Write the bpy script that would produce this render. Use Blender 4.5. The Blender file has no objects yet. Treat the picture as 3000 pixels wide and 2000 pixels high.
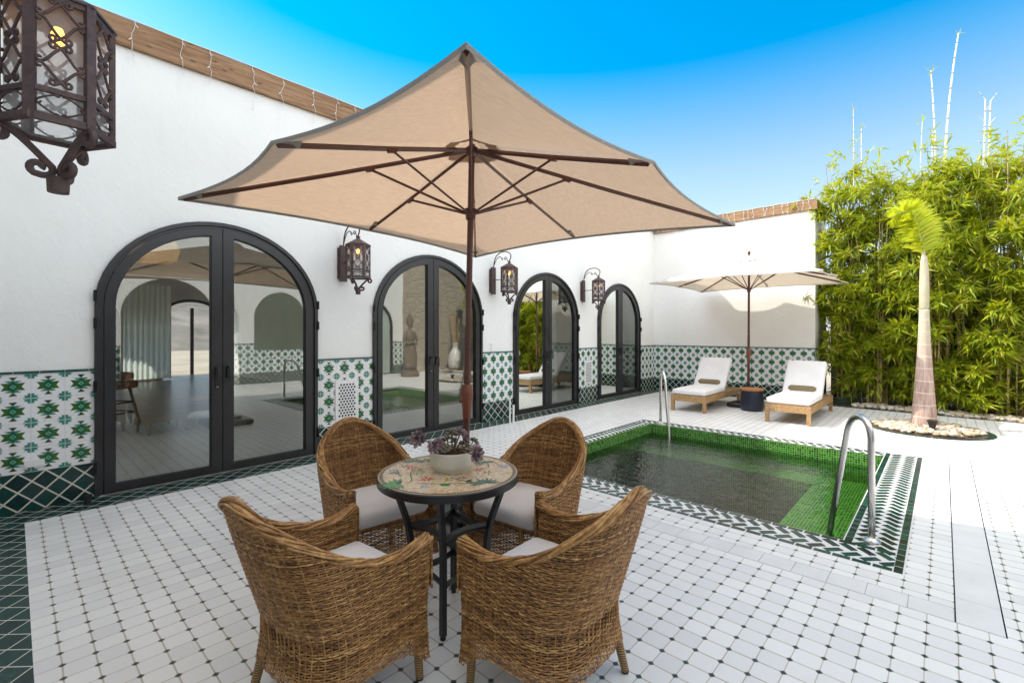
import bpy, math, random
import numpy as np
from mathutils import Vector, Matrix
R = math.radians
random.seed(7)
rng = np.random.default_rng(7)
scene = bpy.context.scene
col = scene.collection

# ------------------------------------------------------------------ camera
TH = math.atan(1265 / 1360)
cd = bpy.data.cameras.new("camera"); cam = bpy.data.objects.new("camera", cd); col.objects.link(cam)
cam.location = (0, 0, 1.44); cam.rotation_euler = (R(90), 0, TH - R(90))
cd.sensor_width = 36; cd.lens = 36 * 1360 / 3000; cd.shift_y = -25 / 3000
cd.clip_start = 0.05; cd.clip_end = 2000
scene.camera = cam
# ------------------------------------------------------------------ world and sun
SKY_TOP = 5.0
SUN_DIR = Vector((0.42, -0.84, -1.0))
EL = math.atan2(1.0, math.hypot(0.42, 0.84))
w = bpy.data.worlds.new("World"); scene.world = w; w.use_nodes = True
wt = w.node_tree; wt.nodes.clear()
sky = wt.nodes.new("ShaderNodeTexSky"); sky.sky_type = 'NISHITA'; sky.sun_disc = False
sky.sun_elevation = EL; sky.sun_rotation = math.atan2(-0.42, 0.84)
sky.air_density = 1.0; sky.dust_density = 0.6; sky.ozone_density = 2.0
bg = wt.nodes.new("ShaderNodeBackground"); bg.inputs[1].default_value = 0.15
hs = wt.nodes.new("ShaderNodeHueSaturation"); hs.inputs["Saturation"].default_value = 1.0; hs.inputs["Hue"].default_value = 0.485
wo = wt.nodes.new("ShaderNodeOutputWorld")
tcw = wt.nodes.new("ShaderNodeTexCoord"); sxw = wt.nodes.new("ShaderNodeSeparateXYZ"); wt.links.new(tcw.outputs["Generated"], sxw.inputs[0])
def wramp(stops):
    n = wt.nodes.new("ShaderNodeValToRGB"); wt.links.new(sxw.outputs[2], n.inputs[0]); cr = n.color_ramp
    while len(cr.elements) < len(stops): cr.elements.new(.5)
    for e, (p, c) in zip(cr.elements, stops): e.position = p; e.color = (c, c, c, 1)
    return n.outputs[0]
def wmul(a, k):
    n = wt.nodes.new("ShaderNodeMath"); n.operation = 'MULTIPLY'; wt.links.new(a, n.inputs[0]); n.inputs[1].default_value = k; return n.outputs[0]
# blue band on view side; rest of sky neutral, brightened as added fill light
def wmath(op, a, b, c=None, cl=False):
    n = wt.nodes.new("ShaderNodeMath"); n.operation = op; n.use_clamp = cl
    for i, v in enumerate((a, b, c)):
        if v is None: continue
        if isinstance(v, (int, float)): n.inputs[i].default_value = v
        else: wt.links.new(v, n.inputs[i])
    return n.outputs[0]
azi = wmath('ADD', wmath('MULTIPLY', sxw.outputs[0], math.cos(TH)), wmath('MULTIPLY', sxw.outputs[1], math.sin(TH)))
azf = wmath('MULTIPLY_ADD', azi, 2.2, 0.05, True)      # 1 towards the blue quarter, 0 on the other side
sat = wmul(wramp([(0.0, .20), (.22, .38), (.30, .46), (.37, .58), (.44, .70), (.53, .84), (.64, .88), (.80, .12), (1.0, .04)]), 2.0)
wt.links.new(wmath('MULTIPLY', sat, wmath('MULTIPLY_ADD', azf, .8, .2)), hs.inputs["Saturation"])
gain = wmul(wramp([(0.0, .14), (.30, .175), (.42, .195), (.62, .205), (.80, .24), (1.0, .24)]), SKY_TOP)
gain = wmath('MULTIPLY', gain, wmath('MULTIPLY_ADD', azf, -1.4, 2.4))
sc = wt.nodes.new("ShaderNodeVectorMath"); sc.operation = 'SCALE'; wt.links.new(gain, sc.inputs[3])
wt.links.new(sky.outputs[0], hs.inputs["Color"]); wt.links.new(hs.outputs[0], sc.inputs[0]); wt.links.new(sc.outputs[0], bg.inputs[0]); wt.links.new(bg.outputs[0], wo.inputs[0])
sd = bpy.data.lights.new("sun", 'SUN'); sd.energy = 2.9; sd.angle = R(0.53); sd.color = (1.0, 0.93, 0.83)
sun = bpy.data.objects.new("sun", sd); col.objects.link(sun)
sun.rotation_euler = SUN_DIR.to_track_quat('-Z', 'Y').to_euler(); sun.location = (-4, 8, 12)
vs = scene.view_settings
scene.display_settings.display_device = 'sRGB'
vs.view_transform = 'Standard'; vs.look = 'None'; vs.gamma = 1; vs.exposure = 0.98; vs.use_curve_mapping = False
scene.cycles.use_denoising = True
scene.cycles.max_bounces = 10; scene.cycles.transparent_max_bounces = 24
scene.cycles.caustics_reflective = False; scene.cycles.caustics_refractive = False
scene.cycles.sample_clamp_indirect = 6.0

# ------------------------------------------------------------------ material helper
class Mat:
    def __init__(s, name):
        s.m = bpy.data.materials.new(name); s.m.use_nodes = True
        s.t = s.m.node_tree; s.n = s.t.nodes; s.l = s.t.links; s.n.clear()
        s.out = s.n.new("ShaderNodeOutputMaterial"); s._pos = None
    def link(s, a, b): s.l.new(a, b)
    def put(s, sock, v):
        if isinstance(v, bpy.types.NodeSocket): s.link(v, sock)
        elif v is not None:
            try: sock.default_value = v
            except Exception: sock.default_value = (*v, 1) if len(v) == 3 else v
    def M(s, op, a, b=None, c=None, clamp=False):
        n = s.n.new("ShaderNodeMath"); n.operation = op; n.use_clamp = clamp
        s.put(n.inputs[0], a)
        if b is not None: s.put(n.inputs[1], b)
        if c is not None: s.put(n.inputs[2], c)
        return n.outputs[0]
    def pos(s, mode='Object'):
        if s._pos is None:
            tc = s.n.new("ShaderNodeTexCoord"); s._pos = tc
        return s._pos.outputs[mode]
    def geo(s, k):
        g = s.n.new("ShaderNodeNewGeometry"); return g.outputs[k]
    def xyz(s, v=None):
        n = s.n.new("ShaderNodeSeparateXYZ"); s.put(n.inputs[0], v if v is not None else s.pos()); return n.outputs
    def comb(s, x, y, z=0.0):
        n = s.n.new("ShaderNodeCombineXYZ"); s.put(n.inputs[0], x); s.put(n.inputs[1], y); s.put(n.inputs[2], z); return n.outputs[0]
    def map(s, v, scale=(1, 1, 1), rot=(0, 0, 0), loc=(0, 0, 0)):
        n = s.n.new("ShaderNodeMapping"); s.put(n.inputs[0], v); n.inputs[1].default_value = loc; n.inputs[2].default_value = rot; n.inputs[3].default_value = scale; return n.outputs[0]
    def noise(s, v=None, scale=5, detail=4, rough=0.5, out='Fac', dist=0.0):
        n = s.n.new("ShaderNodeTexNoise"); s.put(n.inputs['Vector'], v if v is not None else s.pos())
        n.inputs['Scale'].default_value = scale; n.inputs['Detail'].default_value = detail; n.inputs['Roughness'].default_value = rough; n.inputs['Distortion'].default_value = dist
        return n.outputs[out]
    def white(s, v, out='Value'):
        n = s.n.new("ShaderNodeTexWhiteNoise"); s.put(n.inputs['Vector'], v); return n.outputs[out]
    def voro(s, v=None, scale=5, out='Distance', feature='F1', rnd=1.0):
        n = s.n.new("ShaderNodeTexVoronoi"); n.feature = feature; s.put(n.inputs['Vector'], v if v is not None else s.pos())
        n.inputs['Scale'].default_value = scale; n.inputs['Randomness'].default_value = rnd; return n.outputs[out]
    def ramp(s, f, stops, interp='LINEAR'):
        n = s.n.new("ShaderNodeValToRGB"); s.put(n.inputs[0], f); cr = n.color_ramp; cr.interpolation = interp
        while len(cr.elements) < len(stops): cr.elements.new(0.5)
        for e, (p, c) in zip(cr.elements, stops):
            e.position = p; e.color = (*c, 1) if not isinstance(c, (int, float)) else (c, c, c, 1)
        return n.outputs[0]
    def mix(s, f, a, b, mode='MIX'):
        n = s.n.new("ShaderNodeMix"); n.data_type = 'RGBA'; n.blend_type = mode
        s.put(n.inputs[0], f)
        for k, v in ((6, a), (7, b)):
            if isinstance(v, bpy.types.NodeSocket): s.link(v, n.inputs[k])
            else: n.inputs[k].default_value = (*v, 1)
        return n.outputs[2]
    def bump(s, h, strength=0.3, dist=0.01, nrm=None):
        n = s.n.new("ShaderNodeBump"); s.put(n.inputs['Height'], h); n.inputs['Strength'].default_value = strength; n.inputs['Distance'].default_value = dist
        if nrm is not None: s.put(n.inputs['Normal'], nrm)
        return n.outputs[0]
    def bsdf(s, color, rough=0.5, metal=0.0, spec=0.5, normal=None, trans=None, emis=None, estr=1.0, coat=0.0, done=True, sheen=0.0):
        n = s.n.new("ShaderNodeBsdfPrincipled")
        s.put(n.inputs['Base Color'], (*color, 1) if isinstance(color, tuple) else color)
        s.put(n.inputs['Roughness'], rough); s.put(n.inputs['Metallic'], metal); s.put(n.inputs['Specular IOR Level'], spec)
        n.inputs['Coat Weight'].default_value = coat; n.inputs['Coat Roughness'].default_value = 0.15
        n.inputs['Sheen Weight'].default_value = sheen
        if normal is not None: s.put(n.inputs['Normal'], normal)
        if emis is not None:
            n.inputs['Emission Color'].default_value = (*emis, 1); n.inputs['Emission Strength'].default_value = estr
        o = n.outputs[0]
        if trans is not None:
            t = s.n.new("ShaderNodeBsdfTranslucent"); s.put(t.inputs[0], (*trans[1], 1) if isinstance(trans[1], tuple) else trans[1])
            mx = s.n.new("ShaderNodeMixShader"); mx.inputs[0].default_value = trans[0]; s.link(o, mx.inputs[1]); s.link(t.outputs[0], mx.inputs[2]); o = mx.outputs[0]
        if done: s.link(o, s.out.inputs[0])
        return o

def m_simple(name, c, rough=0.5, metal=0.0, spec=0.5, var=0.12, scale=20, bstr=0.1, bd=0.002, **k):
    m = Mat(name)
    nz = m.noise(scale=scale, detail=5)
    c2 = tuple(min(1, x * (1 + var)) for x in c); c1 = tuple(x * (1 - var) for x in c)
    cc = m.ramp(nz, [(0.3, c1), (0.7, c2)])
    m.bsdf(cc, rough, metal, spec, normal=m.bump(m.noise(scale=scale * 4, detail=3), bstr, bd) if bstr else None, **k)
    return m.m

M = {}
def mk_materials():
    # stucco
    m = Mat("stucco"); big = m.noise(scale=0.9, detail=5, rough=0.6); mid = m.noise(scale=9, detail=4)
    c = m.ramp(big, [(0.3, (0.79, 0.77, 0.73)), (0.7, (0.85, 0.835, 0.80))])
    st = m.noise(m.map(m.pos(), scale=(5, 5, 0.35)), scale=1.6, detail=5, rough=0.65)
    c = m.mix(m.M('MULTIPLY', m.ramp(st, [(0.55, 0.0), (0.8, 1.0)]), 0.12), c, (0.60, 0.585, 0.56))
    v1 = m.noise(scale=55, detail=6, rough=0.65); v2 = m.voro(scale=38)
    h = m.M('ADD', v1, m.M('MULTIPLY', m.ramp(m.noise(scale=14, detail=5), [(0.45, 0.0), (0.62, 1.0)]), 0.6))
    m.bsdf(c, 0.9, spec=0.2, normal=m.bump(h, 0.45, 0.004)); M['stucco'] = m.m
    # octagon floor
    P = 0.1095
    m = Mat("floor_octagon"); p = m.xyz()
    u = m.M('DIVIDE', m.M('SUBTRACT', p[0], 2.554), P); v = m.M('DIVIDE', m.M('SUBTRACT', p[1], 1.047), P)
    # slight hand laid wobble
    wob = m.noise(scale=3.1, detail=2, out='Color'); ws = m.xyz(wob)
    u = m.M('ADD', u, m.M('MULTIPLY', m.M('SUBTRACT', ws[0], 0.5), 0.10)); v = m.M('ADD', v, m.M('MULTIPLY', m.M('SUBTRACT', ws[1], 0.5), 0.10))
    ru = m.M('ROUND', u); rv = m.M('ROUND', v)
    a = m.M('ABSOLUTE', m.M('SUBTRACT', u, ru)); b = m.M('ABSOLUTE', m.M('SUBTRACT', v, rv)); ab = m.M('ADD', a, b)
    dot = m.M('LESS_THAN', ab, 0.128)
    ring = m.M('LESS_THAN', ab, 0.165)
    gu = m.M('LESS_THAN', a, 0.030); gv = m.M('LESS_THAN', b, 0.02)
    grout = m.M('MAXIMUM', m.M('MAXIMUM', gu, gv), ring)
    cell = m.comb(m.M('FLOOR', u), m.M('FLOOR', v)); cn = m.white(cell)
    tile = m.ramp(cn, [(0.0, (0.73, 0.725, 0.73)), (0.5, (0.80, 0.795, 0.785)), (1.0, (0.84, 0.835, 0.82))])
    mot = m.noise(scale=18, detail=5); tile = m.mix(m.M('MULTIPLY', mot, 0.25), tile, (0.66, 0.655, 0.65))
    gn = m.noise(scale=2.2, detail=5, rough=0.7)
    gcol = m.ramp(gn, [(0.3, (0.40, 0.35, 0.28)), (0.6, (0.56, 0.51, 0.44))])
    c = m.mix(grout, tile, gcol)
    dcell = m.white(m.comb(ru, rv, 3.0))
    dc = m.ramp(dcell, [(0, (0.008, 0.028, 0.024)), (0.7, (0.012, 0.05, 0.05)), (1, (0.03, 0.06, 0.03))])
    c = m.mix(dot, c, dc)
    dirt = m.ramp(m.noise(scale=0.8, detail=6, rough=0.7), [(0.5, 0.0), (0.75, 1.0)])
    c = m.mix(m.M('MULTIPLY', dirt, 0.22), c, (0.45, 0.41, 0.36))
    gg = m.M('MULTIPLY', grout, m.M('SUBTRACT', 1.0, dot))
    rough = m.M('ADD', 0.27, m.M('MULTIPLY', gg, 0.5)); rough = m.M('ADD', rough, m.M('MULTIPLY', mot, 0.18))
    h = m.M('SUBTRACT', m.M('MULTIPLY', mot, 0.25), gg); h = m.M('ADD', h, m.M('MULTIPLY', cn, 0.3))
    m.bsdf(c, rough, spec=0.5, normal=m.bump(h, 0.35, 0.0016)); M['floor'] = m.m
    # planks / drain slab (white)
    m = Mat("white_slab"); c = m.ramp(m.noise(scale=5, detail=6), [(0.3, (0.66, 0.655, 0.65)), (0.7, (0.74, 0.735, 0.73))])
    m.bsdf(c, m.ramp(m.noise(scale=25), [(0, 0.3), (1, 0.55)]), normal=m.bump(m.noise(scale=30, detail=4), 0.2, 0.001)); M['slab'] = m.m
    # lattice of dark green diamonds; axes: 'f' floor (x,y) or wall (x or y, z)
    def lattice(name, ax, pu, pv, ou=0.0, ov=0.0, lw=0.05):
        m = Mat(name); p = m.xyz()
        if ax == 'wall': s_ = m.M('ADD', p[0], p[1]); t_ = p[2]
        else: s_, t_ = p[0], p[1]
        u = m.M('DIVIDE', m.M('SUBTRACT', s_, ou), pu); v = m.M('DIVIDE', m.M('SUBTRACT', t_, ov), pv)
        p1 = m.M('ADD', u, v); p2 = m.M('SUBTRACT', u, v)
        def ln(q): return m.M('ABSOLUTE', m.M('SUBTRACT', q, m.M('ROUND', q)))
        l = m.M('LESS_THAN', m.M('MINIMUM', ln(p1), ln(p2)), lw)
        cn = m.white(m.comb(m.M('FLOOR', p1), m.M('FLOOR', p2), 1.0))
        nz = m.noise(scale=22, detail=6, rough=0.7)
        g = m.ramp(m.M('ADD', m.M('MULTIPLY', nz, 0.75), m.M('MULTIPLY', cn, 0.35)), [(0.2, (0.002, 0.010, 0.011)), (0.45, (0.003, 0.026, 0.026)), (0.62, (0.005, 0.055, 0.046)), (0.8, (0.020, 0.032, 0.026))])
        c = m.mix(l, g, (0.60, 0.57, 0.49))
        m.bsdf(c, m.M('ADD', 0.22, m.M('MULTIPLY', l, 0.5)), spec=0.35, normal=m.bump(m.M('SUBTRACT', m.M('MULTIPLY', nz, 0.2), l), 0.4, 0.002)); return m.m
    M['lat_wall'] = lattice("diamond_tiles_wall", 'wall', 0.159, 0.1545, ou=5.45 + 0.02, ov=0.0)
    M['lat_floor'] = lattice("diamond_tiles_floor", 'floor', 0.159, 0.159, ou=0.06, ov=5.11, lw=0.026)
    M['white_tile'] = m_simple("white_glazed_tile", (0.78, 0.77, 0.77), 0.18, var=0.03, bstr=0.06)
    M['grout'] = m_simple("pale_grout", (0.55, 0.53, 0.48), 0.8)
    M['star_green'] = m_simple("glaze_leaf_green", (0.035, 0.115, 0.012), 0.2, var=0.25, scale=30)
    M['star_dark'] = m_simple("glaze_olive", (0.035, 0.055, 0.012), 0.2, var=0.3)
    M['star_core'] = m_simple("glaze_deep_green", (0.008, 0.085, 0.03), 0.2, var=0.2)
    M['star_teal'] = m_simple("glaze_teal", (0.035, 0.22, 0.165), 0.2, var=0.25, scale=14)
    M['star_light'] = m_simple("glaze_pale_teal", (0.12, 0.38, 0.26), 0.2)
    M['trim_green'] = m_simple("glaze_trim", (0.008, 0.075, 0.06), 0.18, var=0.4, scale=18)
    m = Mat("herringbone_dark"); rnd = m.geo('Random Per Island'); nz = m.noise(scale=40, detail=4)
    c = m.ramp(m.M('ADD', m.M('MULTIPLY', rnd, 0.6), m.M('MULTIPLY', nz, 0.4)), [(0.2, (0.012, 0.02, 0.018)), (0.5, (0.006, 0.045, 0.045)), (0.8, (0.015, 0.075, 0.055))])
    m.bsdf(c, 0.22, normal=m.bump(nz, 0.15, 0.001)); M['brick_dark'] = m.m
    M['brick_base'] = m_simple("white_mosaic", (0.74, 0.73, 0.72), 0.3, var=0.04)
    # mosaic
    m = Mat("pool_mosaic"); p = m.xyz(); T = 0.0262
    fs = []; cs = []
    for k, off in ((0, 0.0113), (1, 0.0071), (2, 0.009)):
        q = m.M('DIVIDE', m.M('ADD', p[k], off), T); fr = m.M('ABSOLUTE', m.M('SUBTRACT', q, m.M('ROUND', q))); fs.append(fr); cs.append(m.M('FLOOR', q))
    nv = m.xyz(m.geo('Normal'))
    ls = []
    for k in range(3):
        nn = m.M('LESS_THAN', m.M('ABSOLUTE', nv[k]), 0.5)
        ls.append(m.M('MULTIPLY', nn, m.M('LESS_THAN', fs[k], 0.075)))
    l = m.M('MAXIMUM', m.M('MAXIMUM', ls[0], ls[1]), ls[2])
    cn = m.white(m.comb(*cs))
    g = m.ramp(cn, [(0.0, (0.004, 0.045, 0.003)), (0.4, (0.012, 0.125, 0.006)), (0.75, (0.038, 0.24, 0.010)), (0.93, (0.08, 0.26, 0.020)), (1.0, (0.13, 0.18, 0.015))])
    c = m.mix(l, g, (0.24, 0.36, 0.15)); m.bsdf(c, m.M('ADD', 0.12, m.M('MULTIPLY', l, 0.5)), normal=m.bump(m.M('SUBTRACT', 1.0, l), 0.4, 0.001)); M['mosaic'] = m.m
    # water
    m = Mat("pool_water"); p = m.pos()
    h = m.M('ADD', m.noise(m.map(p, scale=(1, 1, 1)), scale=7, detail=3, rough=0.55, dist=0.6), m.M('MULTIPLY', m.noise(scale=34, detail=2), 0.16))
    bn = m.bump(h, 0.8, 0.014)
    fr = m.n.new("ShaderNodeFresnel"); fr.inputs[0].default_value = 1.33; m.link(bn, fr.inputs['Normal'])
    gl = m.n.new("ShaderNodeBsdfGlossy"); gl.inputs['Roughness'].default_value = 0.015; m.link(bn, gl.inputs['Normal'])
    tr = m.n.new("ShaderNodeBsdfTransparent"); tr.inputs[0].default_value = (0.88, 0.97, 0.90, 1)
    mx = m.n.new("ShaderNodeMixShader"); m.link(m.M('MULTIPLY_ADD', fr.outputs[0], 1.1, 0.01, clamp=True), mx.inputs[0]); m.link(tr.outputs[0], mx.inputs[1]); m.link(gl.outputs[0], mx.inputs[2]); m.link(mx.outputs[0], m.out.inputs[0])
    va = m.n.new("ShaderNodeVolumeAbsorption"); va.inputs[0].default_value = (.36, .62, .34, 1); va.inputs[1].default_value = 1.3; m.link(va.outputs[0], m.out.inputs[1])
    M['water'] = m.m
    # door glass
    def glass(name, tint, base, k):
        m = Mat(name)
        fr = m.n.new("ShaderNodeFresnel"); fr.inputs[0].default_value = 1.5
        h = m.noise(scale=1.3, detail=1)
        bn = m.bump(h, 0.06, 0.01)
        gl = m.n.new("ShaderNodeBsdfGlossy"); gl.inputs['Roughness'].default_value = 0.0; m.link(bn, gl.inputs['Normal']); gl.inputs[0].default_value = (0.93, 0.97, 0.92, 1)
        tr = m.n.new("ShaderNodeBsdfTransparent"); tr.inputs[0].default_value = (*tint, 1)
        mx = m.n.new("ShaderNodeMixShader"); m.link(m.M('MULTIPLY_ADD', fr.outputs[0], k, base, clamp=True), mx.inputs[0]); m.link(tr.outputs[0], mx.inputs[1]); m.link(gl.outputs[0], mx.inputs[2]); m.link(mx.outputs[0], m.out.inputs[0])
        return m.m
    M['glass'] = glass("door_glass", (0.86, 0.90, 0.87), 0.18, 1.0)
    m = Mat("seeded_lantern_glass"); nz = m.noise(scale=22, detail=3, dist=1.2)
    tr = m.n.new("ShaderNodeBsdfTransparent"); tr.inputs[0].default_value = (0.95, 0.95, 0.95, 1)
    o = m.bsdf(m.ramp(nz, [(0.35, (0.50, 0.51, 0.52)), (0.65, (0.80, 0.79, 0.77))]), 0.12, trans=(0.5, (0.85, 0.82, 0.78)), normal=m.bump(nz, 0.3, 0.004), done=False)
    mx = m.n.new("ShaderNodeMixShader"); mx.inputs[0].default_value = 0.42; m.link(tr.outputs[0], mx.inputs[1]); m.link(o, mx.inputs[2]); m.link(mx.outputs[0], m.out.inputs[0]); M['lantern_glass'] = m.m
    M['frame'] = m_simple("dark_aluminium", (0.015, 0.0145, 0.016), 0.38, var=0.25, scale=6, bstr=0.03, spec=0.5)
    M['hinge'] = m_simple("hinge_metal", (0.015, 0.015, 0.016), 0.3, metal=0.6)
    M['steel'] = m_simple("brushed_steel", (0.62, 0.60, 0.57), 0.24, metal=1.0, var=0.06, scale=12, bstr=0.05)
    M['brass'] = m_simple("brass_cylinder", (0.6, 0.5, 0.3), 0.3, metal=1.0)
    # iron
    m = Mat("rusty_iron"); nz = m.noise(scale=26, detail=6, rough=0.7)
    c = m.ramp(nz, [(0.3, (0.055, 0.035, 0.034)), (0.55, (0.095, 0.060, 0.056)), (0.72, (0.17, 0.085, 0.05))])
    m.bsdf(c, 0.6, metal=0.25, normal=m.bump(m.noise(scale=90, detail=4), 0.4, 0.0015)); M['iron'] = m.m
    M['black'] = m_simple("black_paint", (0.012, 0.012, 0.013), 0.35, var=0.3)
    M['bulb'] = m_simple("warm_bulb", (1, 0.7, 0.3), 0.3, var=0.0, bstr=0, emis=(1.0, 0.40, 0.06), estr=4.0)
    M['pendant'] = m_simple("pendant_shade", (0.55, 0.42, 0.28), 0.7, emis=(1.0, 0.55, 0.2), estr=0.12)
    # wood beam
    m = Mat("weathered_beam"); p = m.pos(); px = m.xyz(p)
    run = m.M('ADD', px[0], px[1]); vv = m.comb(m.M('MULTIPLY', run, 1.3), m.M('MULTIPLY', px[2], 22.0), m.M('MULTIPLY', m.M('SUBTRACT', px[0], px[1]), 0.2))
    gr = m.noise(vv, scale=1.6, detail=8, rough=0.7, dist=0.8)
    c = m.ramp(gr, [(0.25, (0.07, 0.032, 0.014)), (0.40, (0.20, 0.10, 0.045)), (0.56, (0.31, 0.18, 0.09)), (0.8, (0.44, 0.29, 0.17))])
    kn = m.voro(m.comb(m.M('MULTIPLY', run, 2.6), m.M('MULTIPLY', px[2], 9.0), 0.0), scale=1.4)
    sp = m.voro(m.comb(run, px[2], 0.0), scale=26)
    c = m.mix(m.ramp(kn, [(0.05, 0.9), (0.13, 0.0)]), c, (0.03, 0.015, 0.01)); c = m.mix(m.ramp(sp, [(0.08, 0.7), (0.16, 0.0)]), c, (0.05, 0.025, 0.015))
    m.bsdf(c, 0.75, normal=m.bump(gr, 0.6, 0.006)); M['beam'] = m.m
    # canopies
    def canopy(name, dif, tra, f):
        m = Mat(name); p = m.xyz()
        s1 = m.noise(m.comb(m.M('MULTIPLY', p[0], 6.0), m.M('MULTIPLY', p[1], 34.0), m.M('MULTIPLY', p[2], 40.0)), scale=1.6, detail=5, rough=0.7)
        cd_ = m.mix(s1, tuple(x * 0.86 for x in dif), tuple(min(1, x * 1.1) for x in dif)); ct = m.mix(s1, tuple(x * 0.62 for x in tra), tuple(min(1, x * 1.36) for x in tra))
        wv = m.noise(scale=260, detail=2)
        m.bsdf(cd_, 0.9, spec=0.15, trans=(f, ct), normal=m.bump(wv, 0.25, 0.001)); return m.m
    M['canopy'] = canopy("taupe_canvas", (0.36, 0.31, 0.26), (0.36, 0.255, 0.175), 0.62)
    M['canopy_w'] = canopy("cream_canvas", (0.62, 0.59, 0.54), (0.66, 0.54, 0.40), 0.3)
    M['canopy_hem'] = canopy("grey_hem", (0.33, 0.31, 0.28), (0.25, 0.22, 0.18), 0.25)
    M['umb_pole'] = m_simple("brown_enamel", (0.085, 0.028, 0.018), 0.28, var=0.15, scale=5, bstr=0.0)
    M['umb_crank'] = m_simple("brown_plastic", (0.17, 0.05, 0.025), 0.35, var=0.08, bstr=0.0)
    # wicker (strands)
    m = Mat("woven_wicker"); rnd = m.geo('Random Per Island'); nz = m.noise(m.map(m.pos(), scale=(1, 1, 1.6)), scale=21, detail=4, rough=0.6); n2 = m.noise(scale=60, detail=3)
    f = m.M('ADD', m.M('MULTIPLY', rnd, 0.22), m.M('ADD', m.M('MULTIPLY', nz, 0.38), m.M('MULTIPLY', n2, 0.38)))
    c = m.ramp(f, [(0.30, (0.085, 0.034, 0.013)), (0.43, (0.245, 0.112, 0.036)), (0.56, (0.41, 0.215, 0.072)), (0.70, (0.65, 0.40, 0.155))])
    m.bsdf(c, 0.42, spec=0.45, normal=m.bump(n2, 0.2, 0.001)); M['wicker'] = m.m
    M['gap_shade_liner'] = m_simple("wicker_gap_shade", (0.06, 0.028, 0.012), 0.8)  # dark brown stands in for shade in the weave gaps
    m = Mat("cane_wrap"); p = m.xyz(); wv = m.M('SINE', m.M('MULTIPLY', p[2], 620.0))
    c = m.mix(m.ramp(wv, [(0.0, 0.0), (0.5, 1.0)]), (0.16, 0.08, 0.025), (0.42, 0.27, 0.10)); m.bsdf(c, 0.45, normal=m.bump(wv, 0.6, 0.003)); M['cane'] = m.m
    # lounger wicker (basket weave by shader)
    m = Mat("light_wicker"); p = m.xyz(); s_ = m.M('ADD', p[0], p[1])
    u = m.M('MULTIPLY', s_, 55.0); v = m.M('MULTIPLY', p[2], 75.0)
    chk = m.M('MULTIPLY', m.M('SINE', m.M('MULTIPLY', u, 3.14159)), m.M('SINE', m.M('MULTIPLY', v, 3.14159)))
    nz = m.noise(scale=30, detail=4)
    c = m.ramp(m.M('ADD', m.M('MULTIPLY', chk, 0.28), nz), [(0.2, (0.16, 0.075, 0.025)), (0.5, (0.40, 0.23, 0.09)), (0.85, (0.60, 0.40, 0.19))])
    m.bsdf(c, 0.5, normal=m.bump(chk, 0.7, 0.004)); M['lwicker'] = m.m
    m = Mat("white_cushion"); nz = m.noise(scale=4, detail=4); wv = m.noise(scale=300, detail=2)
    c = m.ramp(nz, [(0.3, (0.72, 0.69, 0.68)), (0.7, (0.78, 0.755, 0.74))]); m.bsdf(c, 0.95, spec=0.1, sheen=0.15, normal=m.bump(m.M('ADD', m.M('MULTIPLY', wv, 0.2), m.M('MULTIPLY', m.noise(scale=7, detail=3), 1.6)), 0.35, 0.008)); M['cushion'] = m.m
    M['olive'] = m_simple("olive_fabric", (0.19, 0.145, 0.075), 0.95, var=0.15, scale=60, bstr=0.3)
    # table mosaic
    m = Mat("table_mosaic"); p = m.pos(); ps = m.xyz(p)
    rr = m.M('SQRT', m.M('ADD', m.M('POWER', ps[0], 2.0), m.M('POWER', ps[1], 2.0)))
    col_ = m.voro(m.map(p, scale=(1, 1.25, 0)), scale=85, out='Color'); cx_ = m.xyz(col_)
    c = m.ramp(cx_[0], [(0.0, (0.38, 0.20, 0.09)), (0.12, (0.58, 0.38, 0.20)), (0.35, (0.66, 0.48, 0.27)), (0.6, (0.72, 0.60, 0.42)), (0.85, (0.74, 0.68, 0.58)), (1.0, (0.50, 0.42, 0.15))], 'CONSTANT')
    ed = m.voro(m.map(p, scale=(1, 1.25, 0)), scale=85, out='Distance', feature='DISTANCE_TO_EDGE')
    e = m.M('LESS_THAN', ed, 0.07)
    c = m.mix(e, c, (0.45, 0.34, 0.22))
    ang = m.M('MULTIPLY', m.M('ARCTAN2', ps[1], ps[0]), 150 / 6.28318); af = m.M('ABSOLUTE', m.M('SUBTRACT', ang, m.M('ROUND', ang)))
    bd = m.M('MULTIPLY', m.M('GREATER_THAN', rr, 0.327), m.M('LESS_THAN', rr, 0.3435))
    bc = m.mix(m.M('LESS_THAN', af, 0.42), (0.45, 0.33, 0.2), (0.05, 0.018, 0.012)); c = m.mix(bd, c, bc)
    c = m.mix(m.M('GREATER_THAN', rr, 0.3435), c, (0.42, 0.30, 0.17))
    m.bsdf(c, 0.3, normal=m.bump(m.M('SUBTRACT', 1.0, e), 0.3, 0.001)); M['tmosaic'] = m.m
    for k, c in dict(t_red=(0.55, 0.05, 0.015), t_green=(0.05, 0.20, 0.035), t_dgreen=(0.012, 0.075, 0.035), t_yel=(0.42, 0.36, 0.06), t_blue=(0.28, 0.33, 0.5), t_rust=(0.25, 0.07, 0.025)).items():
        M[k] = m_simple("tessera_" + k[2:], c, 0.25, var=0.35, scale=70)
    M['pot'] = m_simple("cream_ceramic", (0.62, 0.60, 0.52), 0.35, var=0.04, scale=40)
    M['soil'] = m_simple("red_soil", (0.10, 0.04, 0.02), 0.95, var=0.5, scale=80, bstr=0.8, bd=0.01)
    m = Mat("succulent_leaf"); rnd = m.geo('Random Per Island'); nz = m.noise(scale=35, detail=3)
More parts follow.
